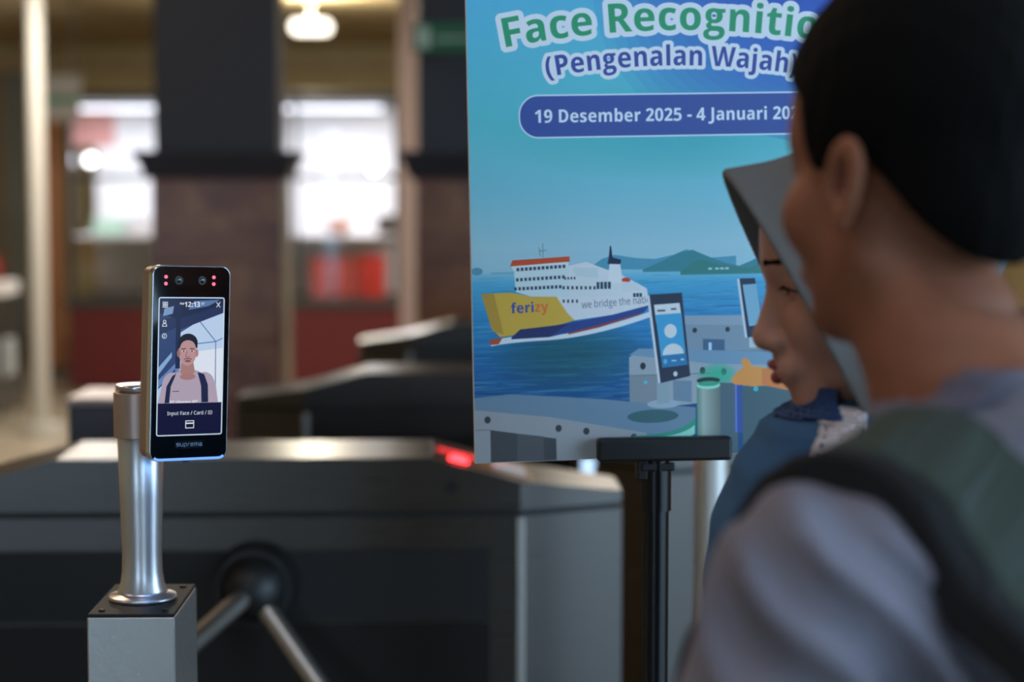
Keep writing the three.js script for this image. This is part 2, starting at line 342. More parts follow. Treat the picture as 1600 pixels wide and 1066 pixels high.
function gate(label, x, z, turn, o = {}) {
  const L = o.length ?? 1.44, hx = L / 2, f = 0.14, b = -0.14, cx = 0.2, cz = o.cz ?? 0.05;
  const t = thing('turnstile_gate', label, 'turnstile', V(x, 0, z), R(turn), 'steel tripod turnstiles');
  const out = [[-hx, cz], [-hx + cx, f], [-hx + 0.37, f], [hx - 0.37, f], [hx - cx, f], [hx, cz]];
  const topOf = (xx) => { const d = Math.max(0, Math.abs(xx) - (hx - 0.37)); return 1.0 - Math.min(d, 0.17) * 0.27 - Math.max(0, d - 0.17) * 0.16; };
  mesh('lid', strips(out, 0.9, topOf, b), M.gateSteel, t, 'brushed steel lid with sloping ends');
  const inset = out.map(([a, c]) => [a * 0.994, c - 0.006]);
  mesh('seam', strips(inset, 0.886, () => 0.902, b + 0.006), M.gateDark, t);
  mesh('body', strips(out, 0.05, () => 0.888, b), M.gateSteel, t);
  mesh('plinth', strips(inset.map(([a, c]) => [a * 0.98, c - 0.015]), 0, () => 0.052, b + 0.015), M.gateDark, t);
  mesh('recess_panel', box(-hx + 0.24, 0.69, f, hx - 0.26, 0.826, f + 0.004), M.gateDark, t, 'black band');
  mesh('side_panel', box(-hx + 0.24, 0.1, f, hx - 0.26, 0.686, f + 0.004), M.gatePanel, t, 'dark lower panel');
  for (const s of [-1, 1]) mesh('end_strip', box(s * (hx - cx) - 0.008, 0.06, f - 0.004, s * (hx - cx) + 0.008, 0.886, f + 0.006, 0.003), M.steel, t, 'steel edge strip');
  mesh('keyhole', cyl(0.012, 0.012, 0.008, 18).rotateX(Math.PI / 2).translate(hx - 0.33, 0.945, f + 0.002), M.gateDark, t);
  // card reader window in the right slope
  const x0 = hx - 0.34, x1 = hx - 0.03, ang = Math.atan(0.27);
  const g = thing2('reader_panel', t, V(hx - 0.285, topOf(hx - 0.285), 0), -ang);
  mesh('reader_glass', box(-0.085, 0, -0.11, 0.115, 0.003, 0.115, 0.001), amberGlass, g);
  mesh('reader_pad', box(0.035, 0.0032, -0.05, 0.1, 0.0055, 0.06, 0.001), M.whitePanel, g);
  if (o.red !== false) {
    for (const q of [[-0.075, -0.005, 0.01, 0.012], [0.045, -0.09, 0.065, -0.07]]) mesh('no_entry_light', box(q[0], 0.0032, q[1], q[2], 0.0055, q[3]), glow(0xff2d35, 1.6), g, 'red light bar');
    const l = new THREE.PointLight(0xff2d35, 0.02); l.name = 'red_lamp'; l.position.set(-0.03, 0.02, 0); g.add(l);
  }
  if (o.tripod !== false) {
    const hub = mesh('hub', mergeGeometries([cyl(0.08, 0.072, 0.06, 36).rotateX(Math.PI / 2).translate(0.02, 0.765, f + 0.03), new THREE.SphereGeometry(0.062, 28, 18).translate(0.02, 0.765, f + 0.06)]), M.blackPlastic, t, 'black tripod hub');
    const c = V(0.02, 0.765, f + 0.07), axis = V(0, -0.45, 0.9).normalize();
    const dirs = o.arms ?? [[0.42, -0.52, 0.32], [-0.25, -0.15, 0.62], [-0.1, -0.6, -0.1]];
    for (const d of dirs.slice(0, 2)) {
      const v = V(...d).normalize(), a = c.clone().addScaledVector(v, 0.03), e = c.clone().addScaledVector(v, 0.47);
      const arm = mesh('arm', bar(a, e, 0.019), M.steel, t, 'steel tripod arm');
      mesh('arm_end', new THREE.SphereGeometry(0.019, 18, 12).translate(e.x, e.y, e.z), M.steel, arm);
    }
  }
  return t;
}
function thing2(name, parent, pos, rz) { const g = new THREE.Group(); g.name = name; parent.add(g); g.position.copy(pos); g.rotation.z = rz; return g; }
const gx = (px, d) => at(px, 300, d).x;
gate('nearest steel turnstile with tripod arms behind the face terminal', gx(373, 3.7), -3.84, 2);
gate('middle dark steel turnstile seen above the nearest one', gx(360, 5.5) + 0.72, -5.64, 2, { tripod: false, red: false });
gate('farthest steel turnstile beside the left edge of the poster', gx(556, 7.6) + 0.72, -7.74, 2, { tripod: false, red: false });
gate('steel turnstile to the right of the black sign pole', gx(1052, 4.3) + 0.4, -4.75, 44, { tripod: false, red: false, length: 1.3 });
{
  const p = at(1112, 900, 3.5);
  const t = thing('steel_bollard', 'pale steel round bollard right of the black sign pole', 'bollard', V(p.x, 0, -3.5));
  mesh('shaft', cyl(0.032, 0.032, 1.12, 32).translate(0, 0.58, 0), std({ color: 0xc4c0ba, metalness: 0.7, roughness: 0.4, roughnessMap: brushedRough }), t);
  mesh('foot', cyl(0.07, 0.065, 0.02, 32).translate(0, 0.01, 0), M.steel, t);
  mesh('cap', new THREE.SphereGeometry(0.032, 24, 12, 0, Math.PI * 2, 0, Math.PI / 2).scale(1, 0.4, 1).translate(0, 1.14, 0), M.steel, t);
}
{
  const p = at(105, 640, 4.75), e = at(300, 640, 4.75), ty = at(0, 622, 4.75).y;
  const t = thing('control_cabinet', 'low dark grey cabinet behind the pole of the face terminal', 'cabinet', V(p.x, 0, -4.75));
  mesh('body', box(0, 0.04, -0.26, e.x - p.x, ty - 0.02, 0, 0.008), std({ color: 0x4b484c, metalness: 0.6, roughness: 0.45 }), t);
  mesh('top', box(-0.006, ty - 0.02, -0.27, e.x - p.x + 0.006, ty, 0.006, 0.006), std({ color: 0x9c8c88, metalness: 0.8, roughness: 0.4 }), t);
  mesh('foot', box(0.02, 0, -0.24, e.x - p.x - 0.02, 0.042, -0.02), M.gateDark, t);
}
{ // barrier post with red band and lit display, seen under the poster
  const D = 4.55, a = at(968, 1000, D), b = at(1016, 1000, D), yr0 = at(0, 932, D).y, yr1 = at(0, 917, D).y, yh = at(0, 838, D).y, yt = at(0, 715, D).y;
  const t = thing('barrier_post', 'grey barrier post with red band beside the black sign pole', 'barrier', V(a.x, 0, -D));
  const w = b.x - a.x;
  mesh('body', box(0, 0, -0.2, w, yr0, 0, 0.006), std({ color: 0x8c908f, metalness: 0.6, roughness: 0.4 }), t);
  mesh('band', box(-0.003, yr0, -0.203, w + 0.003, yr1, 0.003, 0.004), std({ color: 0xe0201c, roughness: 0.4 }), t, 'red band');
  mesh('head', box(0, yr1, -0.2, w, yh, 0, 0.006), std({ color: 0x2e2725, roughness: 0.5 }), t, 'dark head');
  mesh('upper_column', box(0.02, yh, -0.18, w, yt + 0.1, -0.03, 0.006), std({ color: 0x5a5c60, metalness: 0.6, roughness: 0.4 }), t);
  const c = at(898, 770, 4.9), d = at(966, 700, 4.9);
  const s = thing('status_display', 'dark display case with two bluish white lights under the poster', 'display', V(c.x, 0, -4.9));
  const sw = d.x - c.x;
  mesh('stem', box(sw * 0.3, 0, -0.12, sw * 0.7, c.y, -0.05, 0.006), std({ color: 0x4a3a32, metalness: 0.4, roughness: 0.5 }), s);
  mesh('case', box(0, c.y, -0.16, sw, d.y + 0.06, 0, 0.008), std({ color: 0x3d2f28, roughness: 0.5 }), s);
  for (const [x0, x1] of [[908, 930], [938, 958]]) {
    const u = at(x0, 766, 4.9), v = at(x1, 716, 4.9);
    mesh('light_window', box(u.x - c.x, u.y, 0, v.x - c.x, v.y, 0.006, 0.003), glow(0xbfe0ff, 1.6), s, 'bluish white lit window');
  }
  const l = new THREE.RectAreaLight(0xbfe0ff, 1.2, sw * 0.7, 0.08); l.name = 'status_lamp'; l.position.set(sw / 2, c.y + 0.05, 0.01); l.rotation.y = Math.PI; s.add(l);
}

// ---------------------------------------------------------------- pedestal, pole and face terminal
{
  const D = 2.34, tl = at(135, 960, D), tr = at(273, 960, D), y = tl.y;
  const w = 0.105, d = 0.185;
  const t = thing('steel_pedestal', 'brushed steel box pedestal with black top under the pole', 'pedestal', V((tl.x + tr.x) / 2, 0, tl.z), R(1));
  mesh('body', box(-w / 2, 0, -d, w / 2, y - 0.004, 0, 0.0025), M.boxSteel, t);
  mesh('top_plate', box(-w / 2 + 0.001, y - 0.004, -d + 0.001, w / 2 - 0.001, y, -0.001, 0.001), M.blackTop, t, 'black top plate');
  for (const [sx, sz] of [[-1, -0.02], [1, -0.02], [-1, -d + 0.02], [1, -d + 0.02]]) mesh('screw', cyl(0.004, 0.004, 0.002, 12).translate(sx * 0.038, y + 0.001, sz), M.blackPlastic, t);
  const c = at(223, 930, 2.43), p0 = V(c.x, y, -2.43);
  const q = thing('pole_stand', 'silver round flared pole carrying the face terminal', 'pole', p0);
  const topY = at(222, 672, 2.43).y - y;
  const pr = [[0.001, 0], [0.0415, 0], [0.0418, 0.003], [0.041, 0.006], [0.031, 0.0075], [0.0302, 0.012], [0.0268, 0.022], [0.0248, 0.036], [0.0242, 0.06], [0.0262, topY * 0.6], [0.0284, topY], [0.001, topY]];
  mesh('shaft', new THREE.LatheGeometry(pr.map(([a, b]) => new THREE.Vector2(a, b)), 64), M.alu, q);
  const hb = at(0, 682, 2.43).y - y, ht = at(0, 612, 2.43).y - y;
  mesh('clamp', new THREE.LatheGeometry([[0.001, hb], [0.0315, hb], [0.0322, hb + 0.001], [0.0322, ht - 0.001], [0.0315, ht], [0.001, ht]].map(([a, b]) => new THREE.Vector2(a, b)), 64), M.clamp, q, 'champagne coloured clamp collar');
  mesh('cap', new THREE.LatheGeometry([[0.001, ht], [0.0295, ht], [0.0298, ht + 0.007], [0.0285, ht + 0.0095], [0.001, ht + 0.0105]].map(([a, b]) => new THREE.Vector2(a, b)), 64), M.rim, q, 'polished cap');
  const cc = at(297, 568, 2.345), yaw = R(33);
  const bk = new THREE.Group(); bk.name = 'bracket'; q.add(bk);
  const by = (hb + ht) / 2, dx = cc.x - p0.x, dz = cc.z - p0.z;
  mesh('bracket_plate', box(-0.016, by - 0.024, -0.012, 0.016, by + 0.024, Math.hypot(dx, dz) - 0.037, 0.003).rotateY(Math.atan2(dx, dz)), M.deviceSide, bk);
  mesh('set_screw', cyl(0.003, 0.003, 0.004, 12).rotateX(Math.PI / 2).translate(0.016, by + 0.0, 0.034), M.blackPlastic, bk);

  // terminal
  const W = 0.1, H = 0.232, DP = 0.036;
  const e = thing('face_terminal', 'tall black glass face recognition terminal with lit screen', 'terminal', cc);
  e.rotation.set(0, yaw, R(-2), 'YXZ');
  const housing = slab(W - 0.004, H - 0.004, 0.026, 0.011, 0.003); housing.translate(0, 0, -DP);
  mesh('housing', housing, M.deviceSide, e, 'bronze grey housing');
  const rim = slab(W, H, 0.012, 0.012, 0.0016); rim.translate(0, 0, -0.0115);
  mesh('rim', rim, M.rim, e, 'silver rim');
  const glass = slab(W - 0.0026, H - 0.0026, 0.0015, 0.0108, 0.0004); glass.translate(0, 0, 0);
  mesh('front_glass', glass, M.blackGlass, e, 'black front glass');
  // picture on the screen
  const cv = document.createElement('canvas'); cv.width = 560; cv.height = 1090; drawScreen(cv.getContext('2d'));
  const st = new THREE.CanvasTexture(cv); st.colorSpace = THREE.SRGBColorSpace; st.magFilter = THREE.LinearFilter;
  const sg = new THREE.PlaneGeometry(0.0845, 0.1645); sg.translate(0, -0.0035, 0.0018);
  const scr = mesh('screen', sg, std({ color: 0x000000, emissive: 0xffffff, emissiveMap: st, emissiveIntensity: 0.95, roughness: 0.2 }), e, 'lit screen showing a man');
  const sl = new THREE.RectAreaLight(0xb9c4ff, 0.35, 0.08, 0.15); sl.name = 'screen_light'; sl.position.set(0, -0.0035, 0.003); sl.rotation.y = Math.PI; e.add(sl);
  // brand mark under the screen
  const bc = document.createElement('canvas'); bc.width = 384; bc.height = 96; const b2 = bc.getContext('2d');
  b2.fillStyle = '#05070c'; b2.fillRect(0, 0, 384, 96); drawBrand(b2);
  const bt = new THREE.CanvasTexture(bc); bt.colorSpace = THREE.SRGBColorSpace; bt.magFilter = THREE.LinearFilter;
  const bg = new THREE.PlaneGeometry(0.036, 0.009); bg.translate(0, -0.0965, 0.0018);
  mesh('brand_print', bg, phy({ map: bt, roughness: 0.25, clearcoat: 1, clearcoatRoughness: 0.05 }), e, 'pale blue lettering');
  for (const x of [-0.0335, 0.0275]) for (const y2 of [0.1025, 0.0945]) mesh('infrared_light', cyl(0.0021, 0.0021, 0.001, 18).rotateX(Math.PI / 2).translate(x, y2, 0.0019), glow(0xff6f96, 1.5), e, 'pink infrared light');
  for (const x of [-0.017, 0.0125]) {
    const lens = mesh('camera_lens', cyl(0.0052, 0.0052, 0.001, 28).rotateX(Math.PI / 2).translate(x, 0.0985, 0.0018), std({ color: 0x15171c, roughness: 0.35 }), e, 'dark camera lens');
    mesh('lens_glass', new THREE.SphereGeometry(0.0032, 18, 10, 0, Math.PI * 2, 0, 1.2).rotateX(Math.PI / 2).scale(1, 1, 0.3).translate(x, 0.0985, 0.002), M.lens, lens);
  }
  // light bar along the lower rim
  const hw = W / 2 - 0.0015, pts = [];
  for (let i = 0; i <= 30; i++) { const s = lerp(-1, 1, i / 30), xx = s * (hw - 0.004), c2 = Math.max(0, Math.abs(xx) - (hw - 0.011)); pts.push(V(xx, -H / 2 + 0.0022 + (0.011 - Math.sqrt(Math.max(0, 0.011 ** 2 - c2 ** 2))), 0.0012)); }
  mesh('light_bar', tube(pts, 0.0016, 60, 10), glow(0x6fa6ff, 1.5), e, 'light blue light bar');
  const ll = new THREE.RectAreaLight(0x6fb0ff, 60, 0.09, 0.006); ll.name = 'bar_light'; ll.position.set(0, -H / 2 - 0.002, -0.004); ll.rotation.x = -Math.PI / 2; e.add(ll);
  mesh('cable_plug', cyl(0.004, 0.004, 0.006, 14).translate(0.006, -H / 2 - 0.001, -0.02), M.blackPlastic, e);
}
function drawBrand(c) {
  c.strokeStyle = '#8fb4e6'; c.lineWidth = 6; c.lineCap = 'round'; c.lineJoin = 'round';
  const P = (...p) => { c.beginPath(); c.moveTo(p[0], p[1]); for (let i = 2; i < p.length; i += 2) c.lineTo(p[i], p[i + 1]); c.stroke(); };
  P(58, 30, 28, 30, 22, 36, 22, 42, 28, 48, 52, 48, 58, 54, 58, 60, 52, 66, 22, 66);          // s
  P(74, 30, 74, 58, 82, 66, 108, 66, 108, 30);                                                  // u
  P(126, 88, 126, 38, 134, 30, 152, 30, 160, 38, 160, 58, 152, 66, 130, 66);                    // p
  P(178, 66, 178, 38, 186, 30, 200, 30);                                                        // r
  P(214, 48, 248, 48, 248, 38, 240, 30, 222, 30, 214, 38, 214, 58, 222, 66, 246, 66);           // e
  P(264, 66, 264, 30, 284, 30, 290, 36, 290, 66); P(290, 36, 296, 30, 308, 30, 316, 38, 316, 66); // m
  P(334, 30, 358, 30, 366, 38, 366, 66, 340, 66, 332, 60, 332, 54, 340, 48, 364, 48);           // a
}
function drawScreen(c) {
  const W = 560, H = 1090, poly = (f, ...p) => { c.fillStyle = f; c.beginPath(); c.moveTo(p[0], p[1]); for (let i = 2; i < p.length; i += 2) c.lineTo(p[i], p[i + 1]); c.closePath(); c.fill(); };
  const oval = (f, x, y, a, b, r = 0) => { c.fillStyle = f; c.beginPath(); c.ellipse(x, y, a, b, r, 0, 7); c.fill(); };
  let g = c.createLinearGradient(0, 0, W, 500); g.addColorStop(0, '#27345c'); g.addColorStop(0.5, '#43588c'); g.addColorStop(1, '#cfe6ff');
  c.fillStyle = g; c.fillRect(0, 0, W, H);
  poly('#c4dcfa', 185, 280, 560, 60, 560, 830, 185, 830);                    // bright outdoors
  poly('#e9f2ff', 300, 430, 560, 400, 560, 830, 300, 830);
  poly('#26335e', 0, 190, 560, 40, 560, 120, 200, 250, 0, 300);              // roof beams
  poly('#1c274c', 0, 0, 560, 0, 560, 60, 160, 170, 0, 120);
  poly('#5c7db2', 300, 30, 520, 20, 420, 70, 250, 100);
  poly('#7fa0cc', 50, 90, 130, 70, 120, 130, 40, 150);
  poly('#1d2950', 148, 60, 190, 50, 190, 560, 148, 560);
  poly('#324777', 0, 300, 150, 240, 150, 620, 0, 830);
  poly('#8fb2e0', 0, 560, 120, 430, 120, 470, 0, 620);
  poly('#6b8cc4', 0, 660, 150, 520, 150, 560, 0, 720);
  poly('#b7d2f6', 0, 730, 140, 600, 140, 830, 0, 830);
  c.strokeStyle = '#4f6ea8'; c.lineWidth = 7; c.beginPath(); c.moveTo(350, 190); c.lineTo(490, 350); c.lineTo(560, 320); c.moveTo(490, 350); c.lineTo(495, 800); c.moveTo(200, 380); c.lineTo(490, 350); c.stroke();
  // man
  poly('#b9a9bd', 10, 830, 40, 700, 120, 610, 200, 575, 330, 575, 430, 620, 500, 700, 520, 830);
  oval('#b9a9bd', 130, 700, 90, 110); oval('#b9a9bd', 400, 700, 90, 110); c.fillStyle = '#b9a9bd'; c.fillRect(110, 640, 300, 190);
  poly('#b08382', 200, 500, 300, 500, 318, 590, 258, 640, 190, 590);
  oval('#ae7f7f', 256, 625, 66, 26);
  oval('#c3989a', 252, 430, 76, 108);
  oval('#9c7072', 176, 440, 14, 30); oval('#b9878a', 330, 440, 14, 30);
  c.fillStyle = '#17172b'; c.beginPath(); c.ellipse(254, 360, 82, 74, 0, Math.PI, 0); c.lineTo(334, 400); c.lineTo(322, 400); c.quadraticCurveTo(310, 340, 254, 338); c.quadraticCurveTo(196, 340, 186, 400); c.lineTo(174, 400); c.fill();
  c.strokeStyle = '#3a2230'; c.lineWidth = 7; c.beginPath(); c.moveTo(198, 408); c.lineTo(236, 404); c.moveTo(272, 404); c.lineTo(310, 408); c.stroke();
  oval('#f0e4e4', 218, 424, 14, 7); oval('#f0e4e4', 290, 424, 14, 7); oval('#1c141c', 219, 424, 7, 7); oval('#1c141c', 289, 424, 7, 7);
  c.strokeStyle = '#94646a'; c.lineWidth = 6; c.beginPath(); c.moveTo(246, 425); c.lineTo(238, 466); c.quadraticCurveTo(254, 478, 272, 466); c.stroke();
  c.strokeStyle = '#5d3a44'; c.lineWidth = 6; c.beginPath(); c.moveTo(222, 488); c.quadraticCurveTo(254, 478, 288, 488); c.stroke();
  oval('#8c4f58', 255, 502, 26, 9);
  poly('#22274c', 66, 830, 80, 700, 128, 618, 160, 600, 116, 700, 104, 830);    // pack straps
  poly('#22274c', 340, 590, 396, 606, 430, 690, 436, 830, 378, 830, 372, 700);
  c.fillStyle = '#4c4468'; c.fillRect(130, 736, 56, 6);
  c.fillStyle = '#f2f5ff'; c.font = 'bold 34px sans-serif'; c.fillText('PT Ubremo MT', 110, 836);
  // caption bar
  c.fillStyle = '#15163a'; c.fillRect(0, 832, W, 258);
  c.fillStyle = '#eaf2ff'; c.font = '40px sans-serif'; c.textAlign = 'center'; c.fillText('Input Face / Card / ID', 282, 926);
  c.strokeStyle = '#f4f8ff'; c.lineWidth = 6; c.strokeRect(248, 974, 68, 56); c.fillStyle = '#f4f8ff'; c.fillRect(248, 988, 68, 10);
  c.fillStyle = '#f4f8ff'; c.font = 'bold 54px sans-serif'; c.fillText('12:13', 284, 76); c.font = 'bold 24px sans-serif'; c.fillText('PM', 196, 60); c.fillText('57', 374, 60);
  c.textAlign = 'left';
  c.lineWidth = 6; c.beginPath(); c.moveTo(490, 38); c.lineTo(522, 78); c.moveTo(522, 38); c.lineTo(490, 78); c.stroke();
  c.lineWidth = 5; for (const [x, y] of [[38, 40], [60, 40], [38, 64], [60, 64]]) c.strokeRect(x, y, 15, 16);
  c.beginPath(); c.arc(54, 192, 11, 0, 7); c.stroke(); c.beginPath(); c.moveTo(36, 228); c.lineTo(72, 228); c.lineTo(66, 208); c.lineTo(42, 208); c.closePath(); c.stroke();
  c.beginPath(); c.arc(54, 304, 18, 0, 7); c.moveTo(54, 292); c.lineTo(54, 306); c.lineTo(48, 314); c.stroke();
  c.strokeStyle = '#d6ecff'; c.lineWidth = 9; c.beginPath(); c.roundRect(5, 5, W - 10, H - 10, 16); c.stroke();
}

// ---------------------------------------------------------------- poster on its black sign stand
const POSTER_D = 2.42;
{
  const c0 = at(742, 725, POSTER_D), PW = 0.505, PH = 0.715, yaw = R(7.5), roll = R(1.1);
  const cv = document.createElement('canvas'); cv.width = 1280; cv.height = 1812; drawPoster(cv.getContext('2d'));
  const pt = new THREE.CanvasTexture(cv); pt.colorSpace = THREE.SRGBColorSpace; pt.magFilter = THREE.LinearFilter;
  const t = thing('poster_board', 'blue printed ferry poster about face recognition on black stand', 'poster', c0);
  t.rotation.set(0, yaw, roll, 'YXZ');
  mesh('board', box(0, 0, -0.006, PW, PH, 0, 0.001), std({ color: 0xdcdcda, roughness: 0.6 }), t, 'white foam board');
  const pg = new THREE.PlaneGeometry(PW - 0.002, PH - 0.002); pg.translate(PW / 2, PH / 2, 0.0006);
  mesh('print', pg, phy({ map: pt, roughness: 0.5, clearcoat: 0.15, clearcoatRoughness: 0.35 }), t, 'blue ferry print');
  // stand: bar holding the lower edge, pole, tripod feet
  const away = (px) => POSTER_D + Math.tan(yaw) * (at(px, 700, POSTER_D).x - c0.x);
  const a = at(930, 700, away(930)), b = at(1138, 697, away(1138)), pc = at(1024, 720, away(1024)), fz = Math.cos(yaw);
  const s = thing('sign_stand', 'black tube sign stand with T shaped bar holding the poster', 'stand', V(pc.x, 0, pc.z), yaw);
  const hb = at(0, 718, away(1024)).y, ht = at(0, 681, away(1024)).y;
  mesh('holder_bar', box((a.x - pc.x) / fz, hb, 0.003, (b.x - pc.x) / fz, ht, 0.024, 0.005), M.blackPlastic, s, 'black holder bar');
  mesh('pole', cyl(0.0162, 0.0162, hb - 0.16, 32).translate(0, 0.16 + (hb - 0.16) / 2, 0.004), M.blackTube, s);
  const sy0 = at(0, 796, 2.45).y;
  mesh('sleeve', cyl(0.019, 0.019, hb - 0.012 - sy0, 32).translate(0, (hb - 0.012 + sy0) / 2, 0.004), M.blackTube, s);
  const ky = at(0, 748, 2.45).y;
  mesh('clip', box(-0.026, ky, -0.004, -0.012, hb + 0.002, 0.018, 0.003), M.blackPlastic, s);
  mesh('back_plate', box(-0.05, hb + 0.004, -0.02, 0.05, hb + 0.22, -0.0085, 0.002), M.blackPlastic, s);
  mesh('bar_bridge', box(-0.021, hb - 0.012, -0.018, 0.021, hb - 0.002, 0.02, 0.002), M.blackPlastic, s);
  for (let k = 0; k < 3; k++) { const an = R(90 + 120 * k), leg = mesh('leg', bar(V(0, 0.2, 0.004), V(Math.cos(an) * 0.24, 0.012, 0.004 + Math.sin(an) * 0.24), 0.01), M.blackTube, s); mesh('rubber_foot', new THREE.SphereGeometry(0.012, 14, 10).translate(Math.cos(an) * 0.24, 0.012, 0.004 + Math.sin(an) * 0.24), M.blackPlastic, leg); }
}
function drawPoster(c) {
  c.scale(2, 2); c.translate(0, 182);                          // print units: 640 wide, -182 .. 724 high
  const poly = (f, ...p) => { c.fillStyle = f; c.beginPath(); c.moveTo(p[0], p[1]); for (let i = 2; i < p.length; i += 2) c.lineTo(p[i], p[i + 1]); c.closePath(); c.fill(); };
  const oval = (f, x, y, a, b, r = 0) => { c.fillStyle = f; c.beginPath(); c.ellipse(x, y, a, b, r, 0, 7); c.fill(); };
  let g = c.createLinearGradient(0, -182, 0, 440);
  g.addColorStop(0, '#4fb2e6'); g.addColorStop(0.35, '#54bcdc'); g.addColorStop(0.6, '#58c4cf'); g.addColorStop(0.78, '#7fcbdc'); g.addColorStop(0.92, '#a9d6e4'); g.addColorStop(1, '#a5d3e4');
  c.fillStyle = g; c.fillRect(0, -182, 640, 640);
  g = c.createLinearGradient(120, 0, 600, 0); g.addColorStop(0, 'rgba(30,60,170,0)'); g.addColorStop(0.6, 'rgba(34,100,190,0.45)'); g.addColorStop(1, 'rgba(44,66,176,0.8)');
  c.save(); c.globalAlpha = 1; c.beginPath(); c.moveTo(0, -182); c.lineTo(640, -182); c.lineTo(640, 260); c.lineTo(0, 120); c.clip();
  for (let i = 0; i < 22; i++) { c.globalAlpha = 0.09; c.fillStyle = '#2348b6'; c.beginPath(); c.ellipse(660, -70, 470 - i * 17, 330 - i * 11, -0.25, 0, 7); c.fill(); } c.restore(); c.globalAlpha = 1;
  for (let i = 0; i < 14; i++) { c.globalAlpha = 0.035; oval('#1a9aa8', 330, 215, 300 - i * 18, 75 - i * 4); } c.globalAlpha = 1;
  // sea
  g = c.createLinearGradient(0, 428, 0, 640); g.addColorStop(0, '#8fd0e6'); g.addColorStop(0.1, '#4fb2dc'); g.addColorStop(0.35, '#2f93cc'); g.addColorStop(0.7, '#1d6fae'); g.addColorStop(1, '#12538a');
  c.fillStyle = g; c.fillRect(0, 428, 640, 300);
  let s = 3; const rn = () => { s = (s * 1664525 + 1013904223) >>> 0; return s / 4294967296; };
  for (let i = 0; i < 900; i++) { const y = 436 + rn() * 200, k = (y - 430) / 200, l = 6 + rn() * 40 * (0.4 + k); c.globalAlpha = 0.10 + rn() * 0.16; c.fillStyle = rn() < 0.5 ? '#0d4a80' : '#8fd0ee'; c.beginPath(); c.ellipse(rn() * 640, y, l, 0.5 + k * 1.4, (rn() - 0.5) * 0.1, 0, 7); c.fill(); } c.globalAlpha = 1;
  for (let i = 0; i < 16; i++) { c.globalAlpha = 0.06; oval('#0f4d52', 150, 560, 130 - i * 6, 60 - i * 3); } c.globalAlpha = 1;
  oval('#5f9dbb', 8, 425, 9, 6); c.fillStyle = '#86b8cc'; c.fillRect(30, 427, 40, 3);
  // hills
  poly('#57a3c0', 185, 424, 205, 410, 225, 404, 260, 410, 290, 412, 320, 406, 340, 398, 380, 412, 420, 410, 420, 432, 185, 426);
  poly('#3f8f9c', 270, 428, 300, 416, 330, 402, 350, 399, 375, 410, 400, 420, 425, 426, 445, 418, 462, 410, 500, 402, 560, 412, 640, 400, 640, 436, 270, 432);
  poly('#3a8a86', 330, 432, 360, 414, 395, 424, 440, 430, 470, 420, 520, 416, 640, 428, 640, 440, 330, 438);
  c.fillStyle = '#bfe0ea'; for (const x of [375, 386, 394, 402]) c.fillRect(x, 428, 6, 3);
  // wake and hull
  c.fillStyle = '#e9f3f7'; c.beginPath(); c.moveTo(26, 534); c.quadraticCurveTo(60, 524, 120, 528); c.quadraticCurveTo(200, 522, 300, 488); c.lineTo(300, 497); c.quadraticCurveTo(200, 531, 120, 535); c.quadraticCurveTo(60, 536, 28, 542); c.fill();
  poly('#c9573c', 26, 532, 46, 529, 40, 539, 26, 540);
  poly('#e2b948', 14, 460, 60, 459, 92, 466, 132, 467, 148, 492, 160, 505, 130, 513, 74, 519, 62, 526, 42, 528, 36, 521, 30, 517);
  poly('#c79d3e', 14, 460, 34, 460, 48, 524, 36, 521, 30, 517);
  poly('#e8edf2', 132, 467, 132, 452, 150, 420, 180, 414, 236, 436, 262, 450, 276, 458, 280, 486, 220, 498, 160, 505, 148, 492);
  poly('#2d4c96', 60, 529, 74, 517, 130, 512, 220, 498, 281, 484, 270, 496, 200, 514, 120, 530, 60, 532);
  poly('#27366c', 60, 531, 74, 517, 130, 512, 150, 510, 120, 530);
  poly('#a34a48', 150, 524, 200, 513, 268, 496, 264, 499, 200, 517, 150, 527);
  // superstructure
  poly('#d9ecf0', 68, 458, 66, 424, 152, 420, 152, 468, 92, 466);
  poly('#e6f0f3', 64, 424, 62, 416, 152, 410, 152, 424);
  poly('#d8552f', 60, 418, 64, 409, 150, 405, 154, 405, 154, 413, 66, 418);
  poly('#e3ecf0', 152, 470, 152, 424, 182, 424, 196, 440, 236, 444, 236, 470);
  poly('#d5e6ea', 158, 422, 198, 424, 200, 440, 164, 436);
  poly('#eef3f6', 214, 448, 217, 418, 234, 418, 238, 448);
  poly('#1f2b50', 214, 418, 216, 408, 218, 390, 220, 390, 222, 408, 236, 412, 234, 419);
  oval('#d8472f', 243, 444, 7, 4);
  poly('#dfe9ee', 236, 446, 258, 448, 266, 460, 236, 464);
  c.fillStyle = '#2d4a60';
  for (let i = 0; i < 12; i++) { c.fillRect(70 + i * 6.6, 421 - i * 0.3, 4.5, 5); c.fillRect(69 + i * 6.6, 437 - i * 0.25, 4, 5); c.fillRect(66 + i * 6.4, 451 - i * 0.15, 4, 5); }
  for (let i = 0; i < 8; i++) c.fillRect(142 + i * 7, 451 + i * 0.2, 3.4, 5);
  for (let i = 0; i < 4; i++) { c.fillRect(142 + i * 7, 472 + i * 0.2, 3, 5); c.fillRect(145 + i * 5, 437, 2.6, 4); c.fillRect(196 + i * 6, 446, 4.5, 11); }
  for (let i = 0; i < 3; i++) c.fillRect(254 + i * 5, 465, 4, 6);
  c.strokeStyle = '#6f98a8'; c.lineWidth = 1.2; c.beginPath(); c.moveTo(112, 406); c.lineTo(112, 384); c.moveTo(108, 404); c.lineTo(106, 390); c.moveTo(106, 396); c.lineTo(118, 394); c.stroke();
